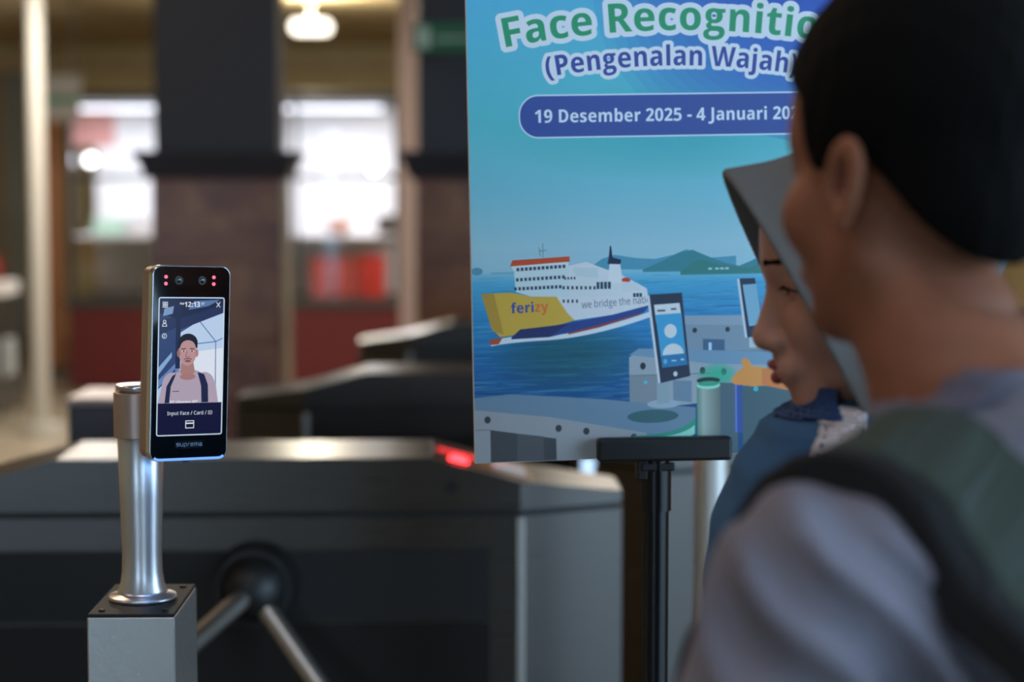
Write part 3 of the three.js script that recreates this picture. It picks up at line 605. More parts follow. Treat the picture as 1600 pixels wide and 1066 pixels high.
  c.save(); c.translate(60, 492); c.rotate(-0.03); c.font = 'bold 22px sans-serif'; c.fillStyle = '#3a4fb0'; c.fillText('feri', 0, 0); const fw = c.measureText('feri').width; c.fillStyle = '#ee7a3c'; c.fillText('zy', fw, 0); c.restore();
  c.save(); c.translate(172, 487); c.rotate(-0.055); c.font = '15.5px sans-serif'; c.fillStyle = '#7b8496'; c.scale(0.82, 1); c.fillText('we bridge the nation', 0, 0); c.restore();
  // right-hand gate in the print
  poly('#8ba2b4', 330, 502, 520, 508, 640, 520, 640, 640, 330, 560); poly('#9cb1c2', 330, 502, 520, 506, 640, 516, 640, 528, 330, 516);
  for (const x of [352, 405]) oval('#2e3c46', x, 526, 3.6, 4);
  poly('#4d6d8e', 365, 540, 400, 542, 400, 570, 365, 566); poly('#bfe6ff', 374, 546, 379, 546, 379, 566, 374, 566);
  poly('#7f8e96', 400, 560, 470, 560, 470, 590, 400, 590);
  poly('#20304a', 424, 446, 450, 446, 466, 536, 436, 540); poly('#d6e3ea', 421, 447, 425, 446, 437, 540, 433, 540); poly('#86bcd6', 430, 456, 452, 455, 462, 520, 440, 522);
  poly('#c7d6dc', 440, 540, 452, 540, 452, 556, 440, 556);
  // middle gate
  poly('#a9b6bf', 246, 566, 260, 556, 420, 572, 500, 580, 500, 640, 380, 640, 246, 650); poly('#7fa4bf', 246, 562, 262, 552, 340, 556, 520, 566, 520, 586, 380, 580);
  poly('#8f9ba3', 246, 596, 300, 594, 300, 660, 246, 648); c.fillStyle = '#6d7f8a'; c.fillRect(246, 594, 130, 1.4);
  for (const [x, y] of [[268, 580], [364, 590], [398, 593]]) oval('#26333b', x, y, 4.5, 5.5);
  oval('#5ad0e6', 272, 606, 3, 3);
  poly('#7c97ad', 316, 604, 346, 606, 346, 640, 316, 636);
  for (let i = 0; i < 10; i++) { c.globalAlpha = 0.12; oval('#1fc58e', 388, 598, 34 - i * 2.6, 20 - i * 1.4); } c.globalAlpha = 1;
  g = c.createLinearGradient(352, 0, 394, 0); g.addColorStop(0, '#5f8f7c'); g.addColorStop(0.3, '#b2c6bd'); g.addColorStop(1, '#6e7d78'); c.fillStyle = g; c.fillRect(354, 612, 38, 112);
  oval('#173f38', 373, 606, 19, 5); oval('#9ff2d8', 373, 614, 19, 6); oval('#4fae90', 373, 611, 17, 4);
  poly('#57717e', 392, 610, 420, 612, 420, 724, 392, 724); poly('#3d5ea8', 416, 612, 428, 612, 428, 692, 416, 690); poly('#6f86e8', 416, 612, 419, 612, 419, 690, 416, 690); poly('#4e6a74', 428, 616, 640, 626, 640, 724, 428, 724); oval('#3fc6dc', 450, 622, 4, 4);
  // lower gate
  poly('#7895ac', 0, 622, 60, 618, 200, 630, 352, 648, 352, 690, 270, 700, 0, 642);
  poly('#a6abb0', 0, 641, 120, 656, 272, 686, 276, 724, 0, 724);
  c.fillStyle = '#7e8488'; c.fillRect(0, 672, 24, 1.5); poly('#4c5156', 24, 673, 128, 690, 128, 724, 24, 724); poly('#5c6166', 66, 680, 108, 686, 108, 724, 66, 724);
  for (const [x, y] of [[20, 657], [132, 674], [176, 680], [252, 692]]) oval('#3c4248', x, y, 5, 5.5);
  oval('#3f6c73', 283, 660, 41, 10.5);
  c.fillStyle = '#3aa58c'; c.beginPath(); c.moveTo(250, 690); c.quadraticCurveTo(330, 690, 352, 664); c.lineTo(352, 690); c.quadraticCurveTo(330, 706, 270, 706); c.fill();
  c.fillStyle = '#a8efdd'; c.beginPath(); c.moveTo(272, 694); c.quadraticCurveTo(330, 694, 350, 676); c.lineTo(350, 690); c.quadraticCurveTo(330, 704, 272, 704); c.fill();
  // phone on its foot: blank picture with a plain person mark
  oval('#a9c0cc', 300, 641, 26, 7); c.fillStyle = '#9fb4c0'; c.fillRect(290, 606, 20, 34);
  poly('#e2e9ee', 276, 470, 282, 468, 298, 606, 292, 608); poly('#2c3850', 280, 468, 332, 466, 344, 598, 296, 608);
  poly('#e9eff2', 287, 484, 328, 482, 332, 510, 290, 512); poly('#46aee0', 289, 500, 331, 498, 337, 562, 297, 566); poly('#2f86bc', 297, 566, 338, 562, 340, 580, 299, 584);
  c.fillStyle = '#5b6a78'; c.fillRect(292, 492, 13, 3); c.fillRect(314, 490, 9, 3);
  oval('#e8edf0', 313, 526, 10, 11); c.fillStyle = '#e8edf0'; c.beginPath(); c.ellipse(317, 563, 17, 17, -0.05, Math.PI, 0); c.fill();
  oval('#e8eef6', 320, 594, 3.4, 4); oval('#6fc4e6', 304, 574, 3, 4); c.fillStyle = '#bfe0f0'; c.fillRect(314, 572, 8, 2); c.fillRect(329, 570, 5, 3);
  // open hand
  c.fillStyle = '#f0a04e'; c.beginPath(); c.ellipse(447, 602, 30, 16, 0.05, 0, 7); c.fill(); c.beginPath(); c.ellipse(424, 602, 13, 6, -0.25, 0, 7); c.ellipse(424, 609, 13, 6, 0, 0, 7); c.fill(); c.beginPath(); c.ellipse(436, 584, 7, 13, -0.5, 0, 7); c.fill(); poly('#e8894a', 460, 590, 520, 586, 520, 630, 460, 616);
  // headline letters set on an arc
  const arc = (text, mid, top, rad, size, width, fill, ring, lw) => {
    c.font = 'bold ' + size + 'px sans-serif'; const total = c.measureText(text).width, k = width / total;
    for (const pass of [0, 1]) { let x = -total / 2; for (const ch of text) { const w = c.measureText(ch).width, an = (x + w / 2) * k / rad; c.save(); c.translate(mid + Math.sin(an) * rad, top + rad - Math.cos(an) * rad); c.rotate(an); c.scale(k, 1); if (!pass) { c.lineJoin = 'round'; c.lineWidth = lw; c.strokeStyle = ring; c.strokeText(ch, -w / 2, 0); } else { c.fillStyle = fill; c.fillText(ch, -w / 2, 0); } c.restore(); x += w; } }
  };
  arc('Face Recognition', 326, 56, 1480, 62, 546, '#1f9e6c', '#e8eef6', 16);
  arc('(Pengenalan Wajah)', 322, 111, 1250, 43, 402, '#31489e', '#e8eef6', 12);
  c.fillStyle = '#33509e'; c.beginPath(); c.roundRect(79, 155, 490, 65, 30); c.fill(); c.strokeStyle = '#d8e8f6'; c.lineWidth = 2.4; c.stroke();
  c.fillStyle = '#e6f0fa'; c.font = 'bold 28px sans-serif'; c.save(); c.translate(102, 197); const tw = c.measureText('19 Desember 2025 - 4 Januari 2026').width; c.scale(438 / tw, 1); c.fillText('19 Desember 2025 - 4 Januari 2026', 0, 0); c.restore();
}

// ---------------------------------------------------------------- distance fields for people and cloth
const len = Math.hypot;
const smin = (a, b, k) => { const h = Math.max(k - Math.abs(a - b), 0) / k; return Math.min(a, b) - h * h * k * 0.25; };
const smax = (a, b, k) => -smin(-a, -b, k);
function cap(x, y, z, a, b, r0, r1) {
  const bx = b[0] - a[0], by = b[1] - a[1], bz = b[2] - a[2], px = x - a[0], py = y - a[1], pz = z - a[2];
  const h = clamp((px * bx + py * by + pz * bz) / (bx * bx + by * by + bz * bz), 0, 1);
  return len(px - bx * h, py - by * h, pz - bz * h) - lerp(r0, r1, h);
}
function ell(x, y, z, c, r) {
  const px = (x - c[0]) / r[0], py = (y - c[1]) / r[1], pz = (z - c[2]) / r[2], k0 = len(px, py, pz), k1 = len(px / r[0], py / r[1], pz / r[2]);
  return k1 < 1e-9 ? -Math.min(...r) : k0 * (k0 - 1) / k1;
}
function profile(rows) {                                         // rows: [y, half width, half depth, centre z]
  return (y) => {
    if (y <= rows[0][0]) return rows[0]; const n = rows.length; if (y >= rows[n - 1][0]) return rows[n - 1];
    let i = 0; while (rows[i + 1][0] < y) i++;
    let t = (y - rows[i][0]) / (rows[i + 1][0] - rows[i][0]); t = t * t * (3 - 2 * t);
    return rows[i].map((v, k) => lerp(v, rows[i + 1][k], t));
  };
}
function trunk(x, y, z, prof, y0, y1) {
  const [, w, d, c] = prof(y), k = Math.pow(Math.pow(Math.abs(x) / w, 2.4) + Math.pow(Math.abs(z - c) / d, 2.4), 1 / 2.4);
  return Math.max((k - 1) * Math.min(w, d), y0 - y, y - y1);
}
function netMesh(f, lo, hi, h) {                                 // surface nets
  const n = [0, 1, 2].map((i) => Math.ceil((hi[i] - lo[i]) / h) + 1), [nx, ny, nz] = n, v = new Float32Array(nx * ny * nz), id = new Int32Array(nx * ny * nz).fill(-1);
  const I = (i, j, k) => (k * ny + j) * nx + i;
  for (let k = 0; k < nz; k++) for (let j = 0; j < ny; j++) for (let i = 0; i < nx; i++) v[I(i, j, k)] = f(lo[0] + i * h, lo[1] + j * h, lo[2] + k * h);
  const P = [], T = [];
  for (let k = 0; k < nz - 1; k++) for (let j = 0; j < ny - 1; j++) for (let i = 0; i < nx - 1; i++) {
    let sx = 0, sy = 0, sz = 0, c = 0, neg = 0;
    const val = []; for (let q = 0; q < 8; q++) { const w = v[I(i + (q & 1), j + ((q >> 1) & 1), k + (q >> 2))]; val.push(w); if (w < 0) neg++; }
    if (neg === 0 || neg === 8) continue;
    for (let a = 0; a < 8; a++) for (const bit of [1, 2, 4]) { const b = a | bit; if (a & bit || (val[a] < 0) === (val[b] < 0)) continue; const t = val[a] / (val[a] - val[b]); sx += (a & 1) + (bit === 1 ? t : 0); sy += ((a >> 1) & 1) + (bit === 2 ? t : 0); sz += (a >> 2) + (bit === 4 ? t : 0); c++; }
    id[I(i, j, k)] = P.length / 3; P.push(lo[0] + (i + sx / c) * h, lo[1] + (j + sy / c) * h, lo[2] + (k + sz / c) * h);
  }
  const quad = (a, b, c, d, flip) => { if (a < 0 || b < 0 || c < 0 || d < 0) return; flip ? T.push(a, c, b, a, d, c) : T.push(a, b, c, a, c, d); };
  for (let k = 1; k < nz - 1; k++) for (let j = 1; j < ny - 1; j++) for (let i = 1; i < nx - 1; i++) {
    const s = v[I(i, j, k)] < 0;
    if (s !== v[I(i + 1, j, k)] < 0) quad(id[I(i, j - 1, k - 1)], id[I(i, j, k - 1)], id[I(i, j, k)], id[I(i, j - 1, k)], !s);
    if (s !== v[I(i, j + 1, k)] < 0) quad(id[I(i - 1, j, k - 1)], id[I(i - 1, j, k)], id[I(i, j, k)], id[I(i, j, k - 1)], !s);
    if (s !== v[I(i, j, k + 1)] < 0) quad(id[I(i - 1, j - 1, k)], id[I(i, j - 1, k)], id[I(i, j, k)], id[I(i - 1, j, k)], !s);
  }
  const g = new THREE.BufferGeometry(); g.setAttribute('position', new THREE.Float32BufferAttribute(P, 3)); g.setIndex(T); g.computeVertexNormals();
  const uv = new Float32Array(P.length / 3 * 2); for (let i = 0; i < P.length / 3; i++) { uv[2 * i] = P[3 * i] + P[3 * i + 2] * 0.8; uv[2 * i + 1] = P[3 * i + 1]; } g.setAttribute('uv', new THREE.BufferAttribute(uv, 2));
  return g;
}
// head, centred between the ears; face towards +z, own left at +x
function headField(x, y, z, o = {}) {
  const ax = Math.abs(x), soft = o.soft ?? 1;
  let d = ell(x, y, z, [0, 0.04, -0.014], [0.074, 0.088, 0.096]);
  d = smin(d, ell(x, y, z, [0, -0.035, 0.03], [0.062, 0.084, 0.064]), 0.03);
  d = smin(d, cap(ax, y, z, [0.05, -0.06, 0.0], [0.012, -0.103, 0.068], 0.02, 0.017), 0.03);
  d = smin(d, ell(x, y, z, [0, -0.103, 0.074], [0.02, 0.016, 0.015]), 0.02);
  d = smin(d, ell(ax, y, z, [0.045, -0.03, 0.06], [0.022, 0.022, 0.022]), 0.03);
  d = smin(d, cap(ax, y, z, [0.012, 0.022, 0.086], [0.045, 0.024, 0.066], 0.011, 0.009), 0.02);
  d = smax(d, -ell(ax, y, z, [0.033, 0.0, 0.101], [0.02, 0.012, 0.016]), 0.012);
  d = Math.min(d, len(ax - 0.032, y + 0.0, z - 0.0745) - 0.0125);
  d = smin(d, cap(ax, y, z, [0.02, 0.0075, 0.084], [0.044, 0.006, 0.076], 0.0045, 0.004), 0.004);
  d = smin(d, cap(x, y, z, [0, 0.012, 0.087], [0, -0.038, 0.107], 0.008, 0.0115), 0.012);
  d = smin(d, ell(x, y, z, [0, -0.041, 0.107], [0.0125, 0.0115, 0.0125]), 0.008);
  d = smin(d, ell(ax, y, z, [0.0135, -0.046, 0.1], [0.0085, 0.0085, 0.0105]), 0.006);
  d = smax(d, -ell(ax, y, z, [0.0075, -0.0525, 0.105], [0.0035, 0.004, 0.005]), 0.003);
  d = smin(d, ell(x, y, z, [0, -0.072, 0.09], [0.026, 0.016, 0.0165]), 0.016);
  d = smin(d, ell(x, y, z, [0, 0.052, 0.046], [0.056, 0.046, 0.049]), 0.03);
  d = smin(d, cap(x, y, z, [0, -0.12, -0.02], [0, -0.22, -0.05], o.neck ?? 0.055, (o.neck ?? 0.055) + 0.004), 0.035);
  // ear
  if (!o.noEar) {
    const cy = -0.01, cz = -0.008, ry = R(9), lx = (ax - 0.078) / 0.92, lz = (z - cz) / 0.92, ly = (y - cy) / 0.92;
    const rx = lx * Math.cos(ry) + lz * Math.sin(ry), rz = -lx * Math.sin(ry) + lz * Math.cos(ry), tz = rz + ly * 0.18;   // leans back at the top
    const oz = tz / (1 + 0.2 * clamp(ly / 0.03, -1, 1));
    let e = ell(rx, ly, oz, [0.003, 0, 0], [0.0085, 0.032, 0.0185]);
    e = smax(e, -ell(rx, ly, oz, [0.014, 0.002, 0.002], [0.014, 0.022, 0.0118]), 0.004);
    const q = len(ly / 0.0285, oz / 0.0155), ring = len((q - 1) * 0.016, rx - 0.007) - 0.0048;
    e = smin(e, ly < -0.014 && oz > 0 ? 1 : ring, 0.004);
    e = smin(e, ell(rx, ly, oz, [0.003, -0.006, 0.014], [0.004, 0.007, 0.004]), 0.004);
    e = smax(e, -ell(rx, ly, oz, [0.008, -0.004, 0.004], [0.008, 0.008, 0.006]), 0.003);
    e = smin(e, ell(rx, ly, oz, [0.003, -0.026, 0.003], [0.006, 0.009, 0.009]), 0.006);
    d = smin(d, e, 0.006);
  }
  return d;
}
function lipsField(x, y, z) {
  const ax = Math.abs(x);
  let d = cap(ax, y, z, [0.004, -0.0672, 0.1062], [0.024, -0.0735, 0.091], 0.0046, 0.0022);
  return smin(d, cap(ax, y, z, [0.0, -0.0795, 0.1035], [0.022, -0.0752, 0.0915], 0.0066, 0.0022), 0.0025);
}
// a relaxed hand hanging from a wrist at the origin, fingers down, thumb forward, palm towards -s x
function handField(x, y, z, s) {
  x *= s;
  let d = ell(x, y, z, [0, -0.045, 0], [0.014, 0.05, 0.038]);
  const F = [[0.028, 0.07, 0.0085], [0.010, 0.078, 0.009], [-0.009, 0.073, 0.0085], [-0.027, 0.058, 0.0075]];
  for (const [fz, fl, fr] of F) {
    const a = [0, -0.08, fz * 0.95], b = [-0.006, -0.08 - fl * 0.48, fz * 1.05], c = [-0.022, -0.08 - fl * 0.88, fz];
    d = smin(d, Math.min(cap(x, y, z, a, b, fr, fr * 0.95), cap(x, y, z, b, c, fr * 0.95, fr * 0.8)), 0.006);
  }
  d = smin(d, Math.min(cap(x, y, z, [-0.006, -0.028, 0.028], [-0.016, -0.062, 0.05], 0.011, 0.01), cap(x, y, z, [-0.016, -0.062, 0.05], [-0.022, -0.092, 0.052], 0.01, 0.008)), 0.008);
  return d;
}
const skinTex = tex(256, (u, v) => mix3([0.55, 0.35, 0.265], [0.59, 0.375, 0.285], fbm(u, v, 16, 16, 3, 41)), true, 6);
const skinTexB = tex(256, (u, v) => mix3([0.70, 0.50, 0.42], [0.73, 0.53, 0.45], fbm(u, v, 16, 16, 3, 43)), true, 6);
const skinMan = phy({ map: skinTex, roughness: 0.55, specularIntensity: 0.4 }), skinWoman = phy({ map: skinTexB, roughness: 0.5, specularIntensity: 0.4 });
const hairMat = phy({ color: 0x060505, roughness: 0.85, specularIntensity: 0.25 });
const cloth = (color, o = {}) => phy({ color, roughness: 0.9, sheen: 0.3, sheenRoughness: 0.6, sheenColor: new THREE.Color(color), bumpMap: weave, bumpScale: 0.00012, ...o });

function figure(name, label, pos, turn, o) {
  const t = thing(name, label, 'person', pos, turn);
  const S = o.scale, J = { hip: [0.085, 0.86], knee: [0.095, 0.47], ankle: [0.1, 0.09], shoulder: [o.sh, 1.335], elbow: [o.sh + 0.045, 1.06, -0.02], wrist: [o.sh + 0.055, 0.83, 0.05], ...o.arm };
  const fa = Math.atan2(J.wrist[2] - J.elbow[2], J.elbow[1] - J.wrist[1]), hc = Math.cos(fa), hsn = Math.sin(fa);   // forearm swing; the hand follows it
  const Hc = o.head;                                            // head centre in local metres
  const inHead = (x, y, z) => { // undo tilt of the head about its centre
    let ex = x - Hc[0], dy = y - Hc[1], ez = z - Hc[2]; const c = Math.cos(o.nod), s = Math.sin(o.nod), lc = Math.cos(o.look ?? 0), ls = Math.sin(o.look ?? 0), dx = ex * lc - ez * ls, dz = ex * ls + ez * lc;
    return [dx / o.hs, (dy * c + dz * s) / o.hs, (-dy * s + dz * c) / o.hs];
  };
  const headAt = (x, y, z) => headField(...inHead(x, y, z), o.headOpt) * o.hs;
  const bodyF = (x, y, z) => {
    const ax = Math.abs(x);
    let d = trunk(x, y + (o.drop ?? 0), z, o.prof, 0.78, 1.42) + 0.022;
    d = smin(d, cap(ax, y, z, [0.05, o.shy + 0.04, -0.02], [o.sh, o.shy, -0.008], 0.034, 0.036), 0.04);
    d = smin(d, cap(ax, y, z, [o.sh, o.shy - 0.008, -0.008], J.elbow, 0.04, 0.038), 0.03);
    d = smin(d, cap(ax, y, z, J.elbow, J.wrist, 0.037, 0.024), 0.015);
    d = smin(d, cap(ax, y, z, [J.hip[0], 0.88, 0], [J.knee[0], J.knee[1], 0.01], 0.078, 0.052), 0.04);
    d = smin(d, cap(ax, y, z, [J.knee[0], J.knee[1], 0.01], [J.ankle[0], J.ankle[1], -0.02], 0.05, 0.034), 0.02);
    d = smin(d, cap(ax, y, z, [J.ankle[0], 0.06, -0.02], [J.ankle[0] + 0.01, 0.035, 0.11], 0.03, 0.022), 0.02);
    d = smin(d, cap(x, y, z, [0, 1.36, -0.02], [Hc[0], Hc[1] - 0.12, Hc[2] - 0.025], o.neckR ?? 0.056, o.neckR ?? 0.054), 0.04);
    return d;
  };
  const parts = [netMesh(bodyF, [-0.36, 0.0, -0.2], [0.36, Hc[1] - 0.1, 0.36], 0.012)];
  parts.push(netMesh(headAt, [Hc[0] - 0.11, Hc[1] - 0.2, Hc[2] - 0.135], [Hc[0] + 0.11, Hc[1] + 0.14, Hc[2] + 0.15], 0.003));
  for (const s of [-1, 1]) parts.push(netMesh((x, y, z) => smin(handField(x - s * J.wrist[0], (y - J.wrist[1]) * hc - (z - J.wrist[2]) * hsn, (y - J.wrist[1]) * hsn + (z - J.wrist[2]) * hc, s), cap(x, y, z, [s * J.elbow[0], J.elbow[1], J.elbow[2]], [s * J.wrist[0], J.wrist[1], J.wrist[2]], 0.037, 0.024), 0.02), [s * J.wrist[0] - 0.06, J.wrist[1] - 0.19, J.wrist[2] - 0.07], [s * J.wrist[0] + 0.06, J.wrist[1] + 0.09, J.wrist[2] + 0.2], 0.0035));
  mesh('body', mergeGeometries(parts), o.skin, t);
  const tro = (x, y, z) => {
    const ax = Math.abs(x);
    let d = trunk(x, y, z, o.prof, 0.78, 0.98) - 0.002;
    d = smin(d, cap(ax, y, z, [J.hip[0], 0.85, 0], [J.knee[0], J.knee[1], 0.01], 0.096, 0.072), 0.03);
    d = smin(d, cap(ax, y, z, [J.knee[0], J.knee[1], 0.01], [J.ankle[0], 0.07, -0.02], 0.072, 0.06), 0.02);
    return Math.max(d, 0.05 - y);
  };
  mesh('trousers', netMesh(tro, [-0.25, 0.02, -0.18], [0.25, 1.0, 0.18], 0.012), o.trousers, t, o.trousersLabel);
  for (const s of [-1, 1]) {
    const sf = (x, y, z) => Math.max(smin(cap(x, y, z, [s * J.ankle[0], 0.065, -0.04], [s * (J.ankle[0] + 0.012), 0.04, 0.12], 0.046, 0.04), cap(x, y, z, [s * J.ankle[0], 0.1, -0.025], [s * J.ankle[0], 0.05, -0.025], 0.042, 0.042), 0.02), 0.001 - y);
    mesh('shoe', netMesh(sf, [s * 0.1 - 0.08, -0.01, -0.12], [s * 0.1 + 0.08, 0.16, 0.19], 0.007), o.shoes, t);
  }
  return { t, J, headAt, inHead, bodyF };
}

// ---------------------------------------------------------------- the man in front, seen from behind his left shoulder
const manTurn = R(180 + 45);
const manPos = V(0.332, 0, -1.40), MAN = 0.97;
{
  const prof = profile([[0.78, 0.175, 0.12, 0], [0.95, 0.165, 0.115, 0], [1.1, 0.175, 0.122, 0], [1.22, 0.186, 0.128, -0.008], [1.28, 0.17, 0.118, -0.016], [1.33, 0.13, 0.1, -0.024], [1.375, 0.085, 0.085, -0.024], [1.41, 0.068, 0.075, -0.014], [1.44, 0.064, 0.07, -0.008]]);
  const head = [-0.016, 1.562, 0.069];
  const F = figure('person', 'man in grey T-shirt seen from behind with backpack strap over his shoulder', manPos, manTurn,
    { scale: 1, sh: 0.178, shy: 1.285, prof, head, hs: 1.03, nod: R(3), look: R(-8), arm: { elbow: [0.228, 1.045, 0.04], wrist: [0.222, 0.81, 0.04] }, skin: skinMan, headOpt: { neck: 0.06 }, neckR: 0.066, trousers: cloth(0x23262e), trousersLabel: 'dark trousers', shoes: std({ color: 0x1a1a1c, roughness: 0.6 }) });
  // short black hair: a cap with cut sideburn, free ear and tapered nape
  const hairF = (x, y, z) => {
    const [a, b, c] = F.inHead(x, y, z), ax = Math.abs(a);
    let d = ell(a, b, c, [0, 0.05, -0.008], [0.086, 0.104, 0.112]);
    d = smin(d, ell(a, b, c, [0, -0.02, -0.045], [0.068, 0.065, 0.066]), 0.02);
    d += 0.0008 * Math.sin(a * 300 + c * 140) * Math.sin(c * 210 + b * 90);
    const front = b < 0.055 ? 0.043 : 0.043 + (b - 0.055) * 1.6;
    const low = c > -0.004 ? 0.002 : Math.max(0.026 + (c + 0.004) * 1.25, -0.082);
    d = smax(d, c - front, 0.006); d = smax(d, low - b, 0.006);
    return d * 1.02;
  };
  mesh('hair', netMesh(hairF, [-0.12, head[1] - 0.14, head[2] - 0.16], [0.12, head[1] + 0.17, head[2] + 0.15], 0.0032), hairMat, F.t, 'short black hair');
  // T-shirt with folds
  const sleeveEnd = [0.234, 1.05, 0.055];
  const baseF = (x, y, z) => {
    const ax = Math.abs(x);
    let d = trunk(x, y, z, prof, 0.8, 1.415) - 0.004;
    d = smin(d, cap(ax, y, z, [0.055, 1.315, -0.026], [0.186, 1.276, 0.006], 0.054, 0.068), 0.04);
    d = smin(d, Math.max(cap(ax, y, z, [0.188, 1.272, 0.006], sleeveEnd, 0.068, 0.075), 1.02 - y), 0.03);
    return d;
  };
  const shirtF = (x, y, z) => {
    let d = baseF(x, y, z);
    if (d < 0.06 && d > -0.05) {
      // diagonal drag folds over the back of the shoulder and sleeve
      const w = Math.sin(y * 21 + z * 30) * 0.7 + Math.sin(x * 37 - y * 13) * 0.5, q = -0.54 * (Math.abs(x) + z) + 0.65 * y;
      const m = smoothstep(Math.abs(x), 0.06, 0.14) * smoothstep(-y, -1.35, -1.31) * smoothstep(-z, -0.09, 0.0);
      d -= m * (0.014 * Math.pow(0.5 + 0.5 * Math.sin(q * 128 + w * 1.5), 2) - 0.004);
      d -= 0.0035 * Math.sin(q * 61 + w * 2) + 0.002 * Math.sin(y * 55 + x * 40 + Math.sin(z * 40) * 1.5);
    }
    const neck = len(x, (y - 1.42), z - 0.005) - 0.083;   // neck opening
    return smax(smax(d, -neck, 0.006), 0.8 - y, 0.006);
  };
  mesh('t_shirt', netMesh(shirtF, [-0.34, 0.78, -0.2], [0.34, 1.45, 0.2], 0.0065), cloth(0x7a7682, { sheen: 0.35 }), F.t, 'grey mauve T-shirt');
  const collF = (x, y, z) => Math.max(Math.abs(len(x, (y - 1.42), z - 0.005) - 0.086) - 0.007, Math.abs(baseF(x, y, z) - 0.001) - 0.004);
  mesh('collar', netMesh(collF, [-0.12, 1.3, -0.13], [0.12, 1.45, 0.13], 0.004), cloth(0x6b6674), F.t, 'ribbed neck collar');
  F.t.scale.setScalar(MAN);
  // backpack: straps follow the shirt
  const B = thing('backpack', 'olive backpack with black edged strap over the man\'s shoulder', 'backpack', manPos, manTurn);
  const olive = cloth(0x3c4640), black = cloth(0x121214);
  B.scale.setScalar(MAN);
  const line = new THREE.CatmullRomCurve3([[1.02, 0.128], [1.12, 0.138], [1.22, 0.126], [1.28, 0.085], [1.325, 0.03], [1.335, -0.03], [1.315, -0.09], [1.27, -0.145], [1.215, -0.185], [1.15, -0.2]].map(([y, z]) => V(0, y, z)));
  const ribbon = (x0, x1, th, lift) => {                        // band along the line from x0 to x1, thickness th, lying lift above it
    const N = 60, P = [], rows = [];
    for (let i = 0; i <= N; i++) {
      const p = line.getPoint(i / N), t = line.getTangent(i / N), n = V(0, t.z, -t.y).negate(); if (n.z * (p.z + 0.03) < 0 && n.y < 0) n.negate();
      const sag = (x) => -0.36 * (x - 0.085) * smoothstep(p.y, 1.2, 1.34);
      rows.push([[x0, -0.016], [x0, th * 0.7], [x0 + 0.004, th], [x1 - 0.004, th], [x1, th * 0.7], [x1, -0.016]].map(([x, h]) => {
        let q = 0; const yy = p.y + sag(x); while (q < 0.09 && baseF(x, yy + n.y * q, p.z + n.z * q) < 0.01) q += 0.002;   // drape it on the shirt
        return V(x, yy + n.y * (q + lift + h), p.z + n.z * (q + lift + h));
      }));
    }
    const q = (a, b, c, d) => [a, b, c, a, c, d].forEach((v) => P.push(v.x, v.y, v.z));
    for (let i = 0; i < N; i++) for (let k = 0; k < 6; k++) q(rows[i][k], rows[i][(k + 1) % 6], rows[i + 1][(k + 1) % 6], rows[i + 1][k]);
    for (const r of [rows[0], rows[N]]) { q(r[0], r[1], r[2], r[3]); q(r[0], r[3], r[4], r[5]); }
    const g = new THREE.BufferGeometry(); g.setAttribute('position', new THREE.Float32BufferAttribute(P, 3)); g.computeVertexNormals();
    const m = mergeVertices(g, 1e-5); m.computeVertexNormals(); return metric(m);
  };
  for (const s of [1, -1]) {
    const flip = (g) => s > 0 ? g : (() => { g.scale(-1, 1, 1); const ix = g.index.array; for (let i = 0; i < ix.length; i += 3) [ix[i], ix[i + 1]] = [ix[i + 1], ix[i]]; g.computeVertexNormals(); return g; })();
    const st = mesh('strap', flip(ribbon(0.096, 0.156, 0.011, 0.0)), olive, B, 'olive padded strap');
    mesh('strap_edge', flip(ribbon(0.154, 0.176, 0.014, -0.003)), black, st, 'black strap edge');
  }
  const packF = (x, y, z) => { const q = [Math.abs(x) - 0.11, Math.abs(y - 0.95) - 0.17, Math.abs(z + 0.245) - 0.05]; return len(...q.map((v) => Math.max(v, 0))) + Math.min(Math.max(...q), 0) - 0.04; };
  mesh('bag', netMesh(packF, [-0.17, 0.72, -0.36], [0.17, 1.19, -0.13], 0.01), olive, B);
  mesh('front_pocket', new RoundedBoxGeometry(0.2, 0.18, 0.05, 4, 0.02).translate(0, 0.87, -0.345), black, B);
  mesh('top_handle', tube([V(-0.04, 1.14, -0.22), V(-0.02, 1.185, -0.22), V(0.02, 1.185, -0.22), V(0.04, 1.14, -0.22)], 0.007, 20, 10), black, B);
}

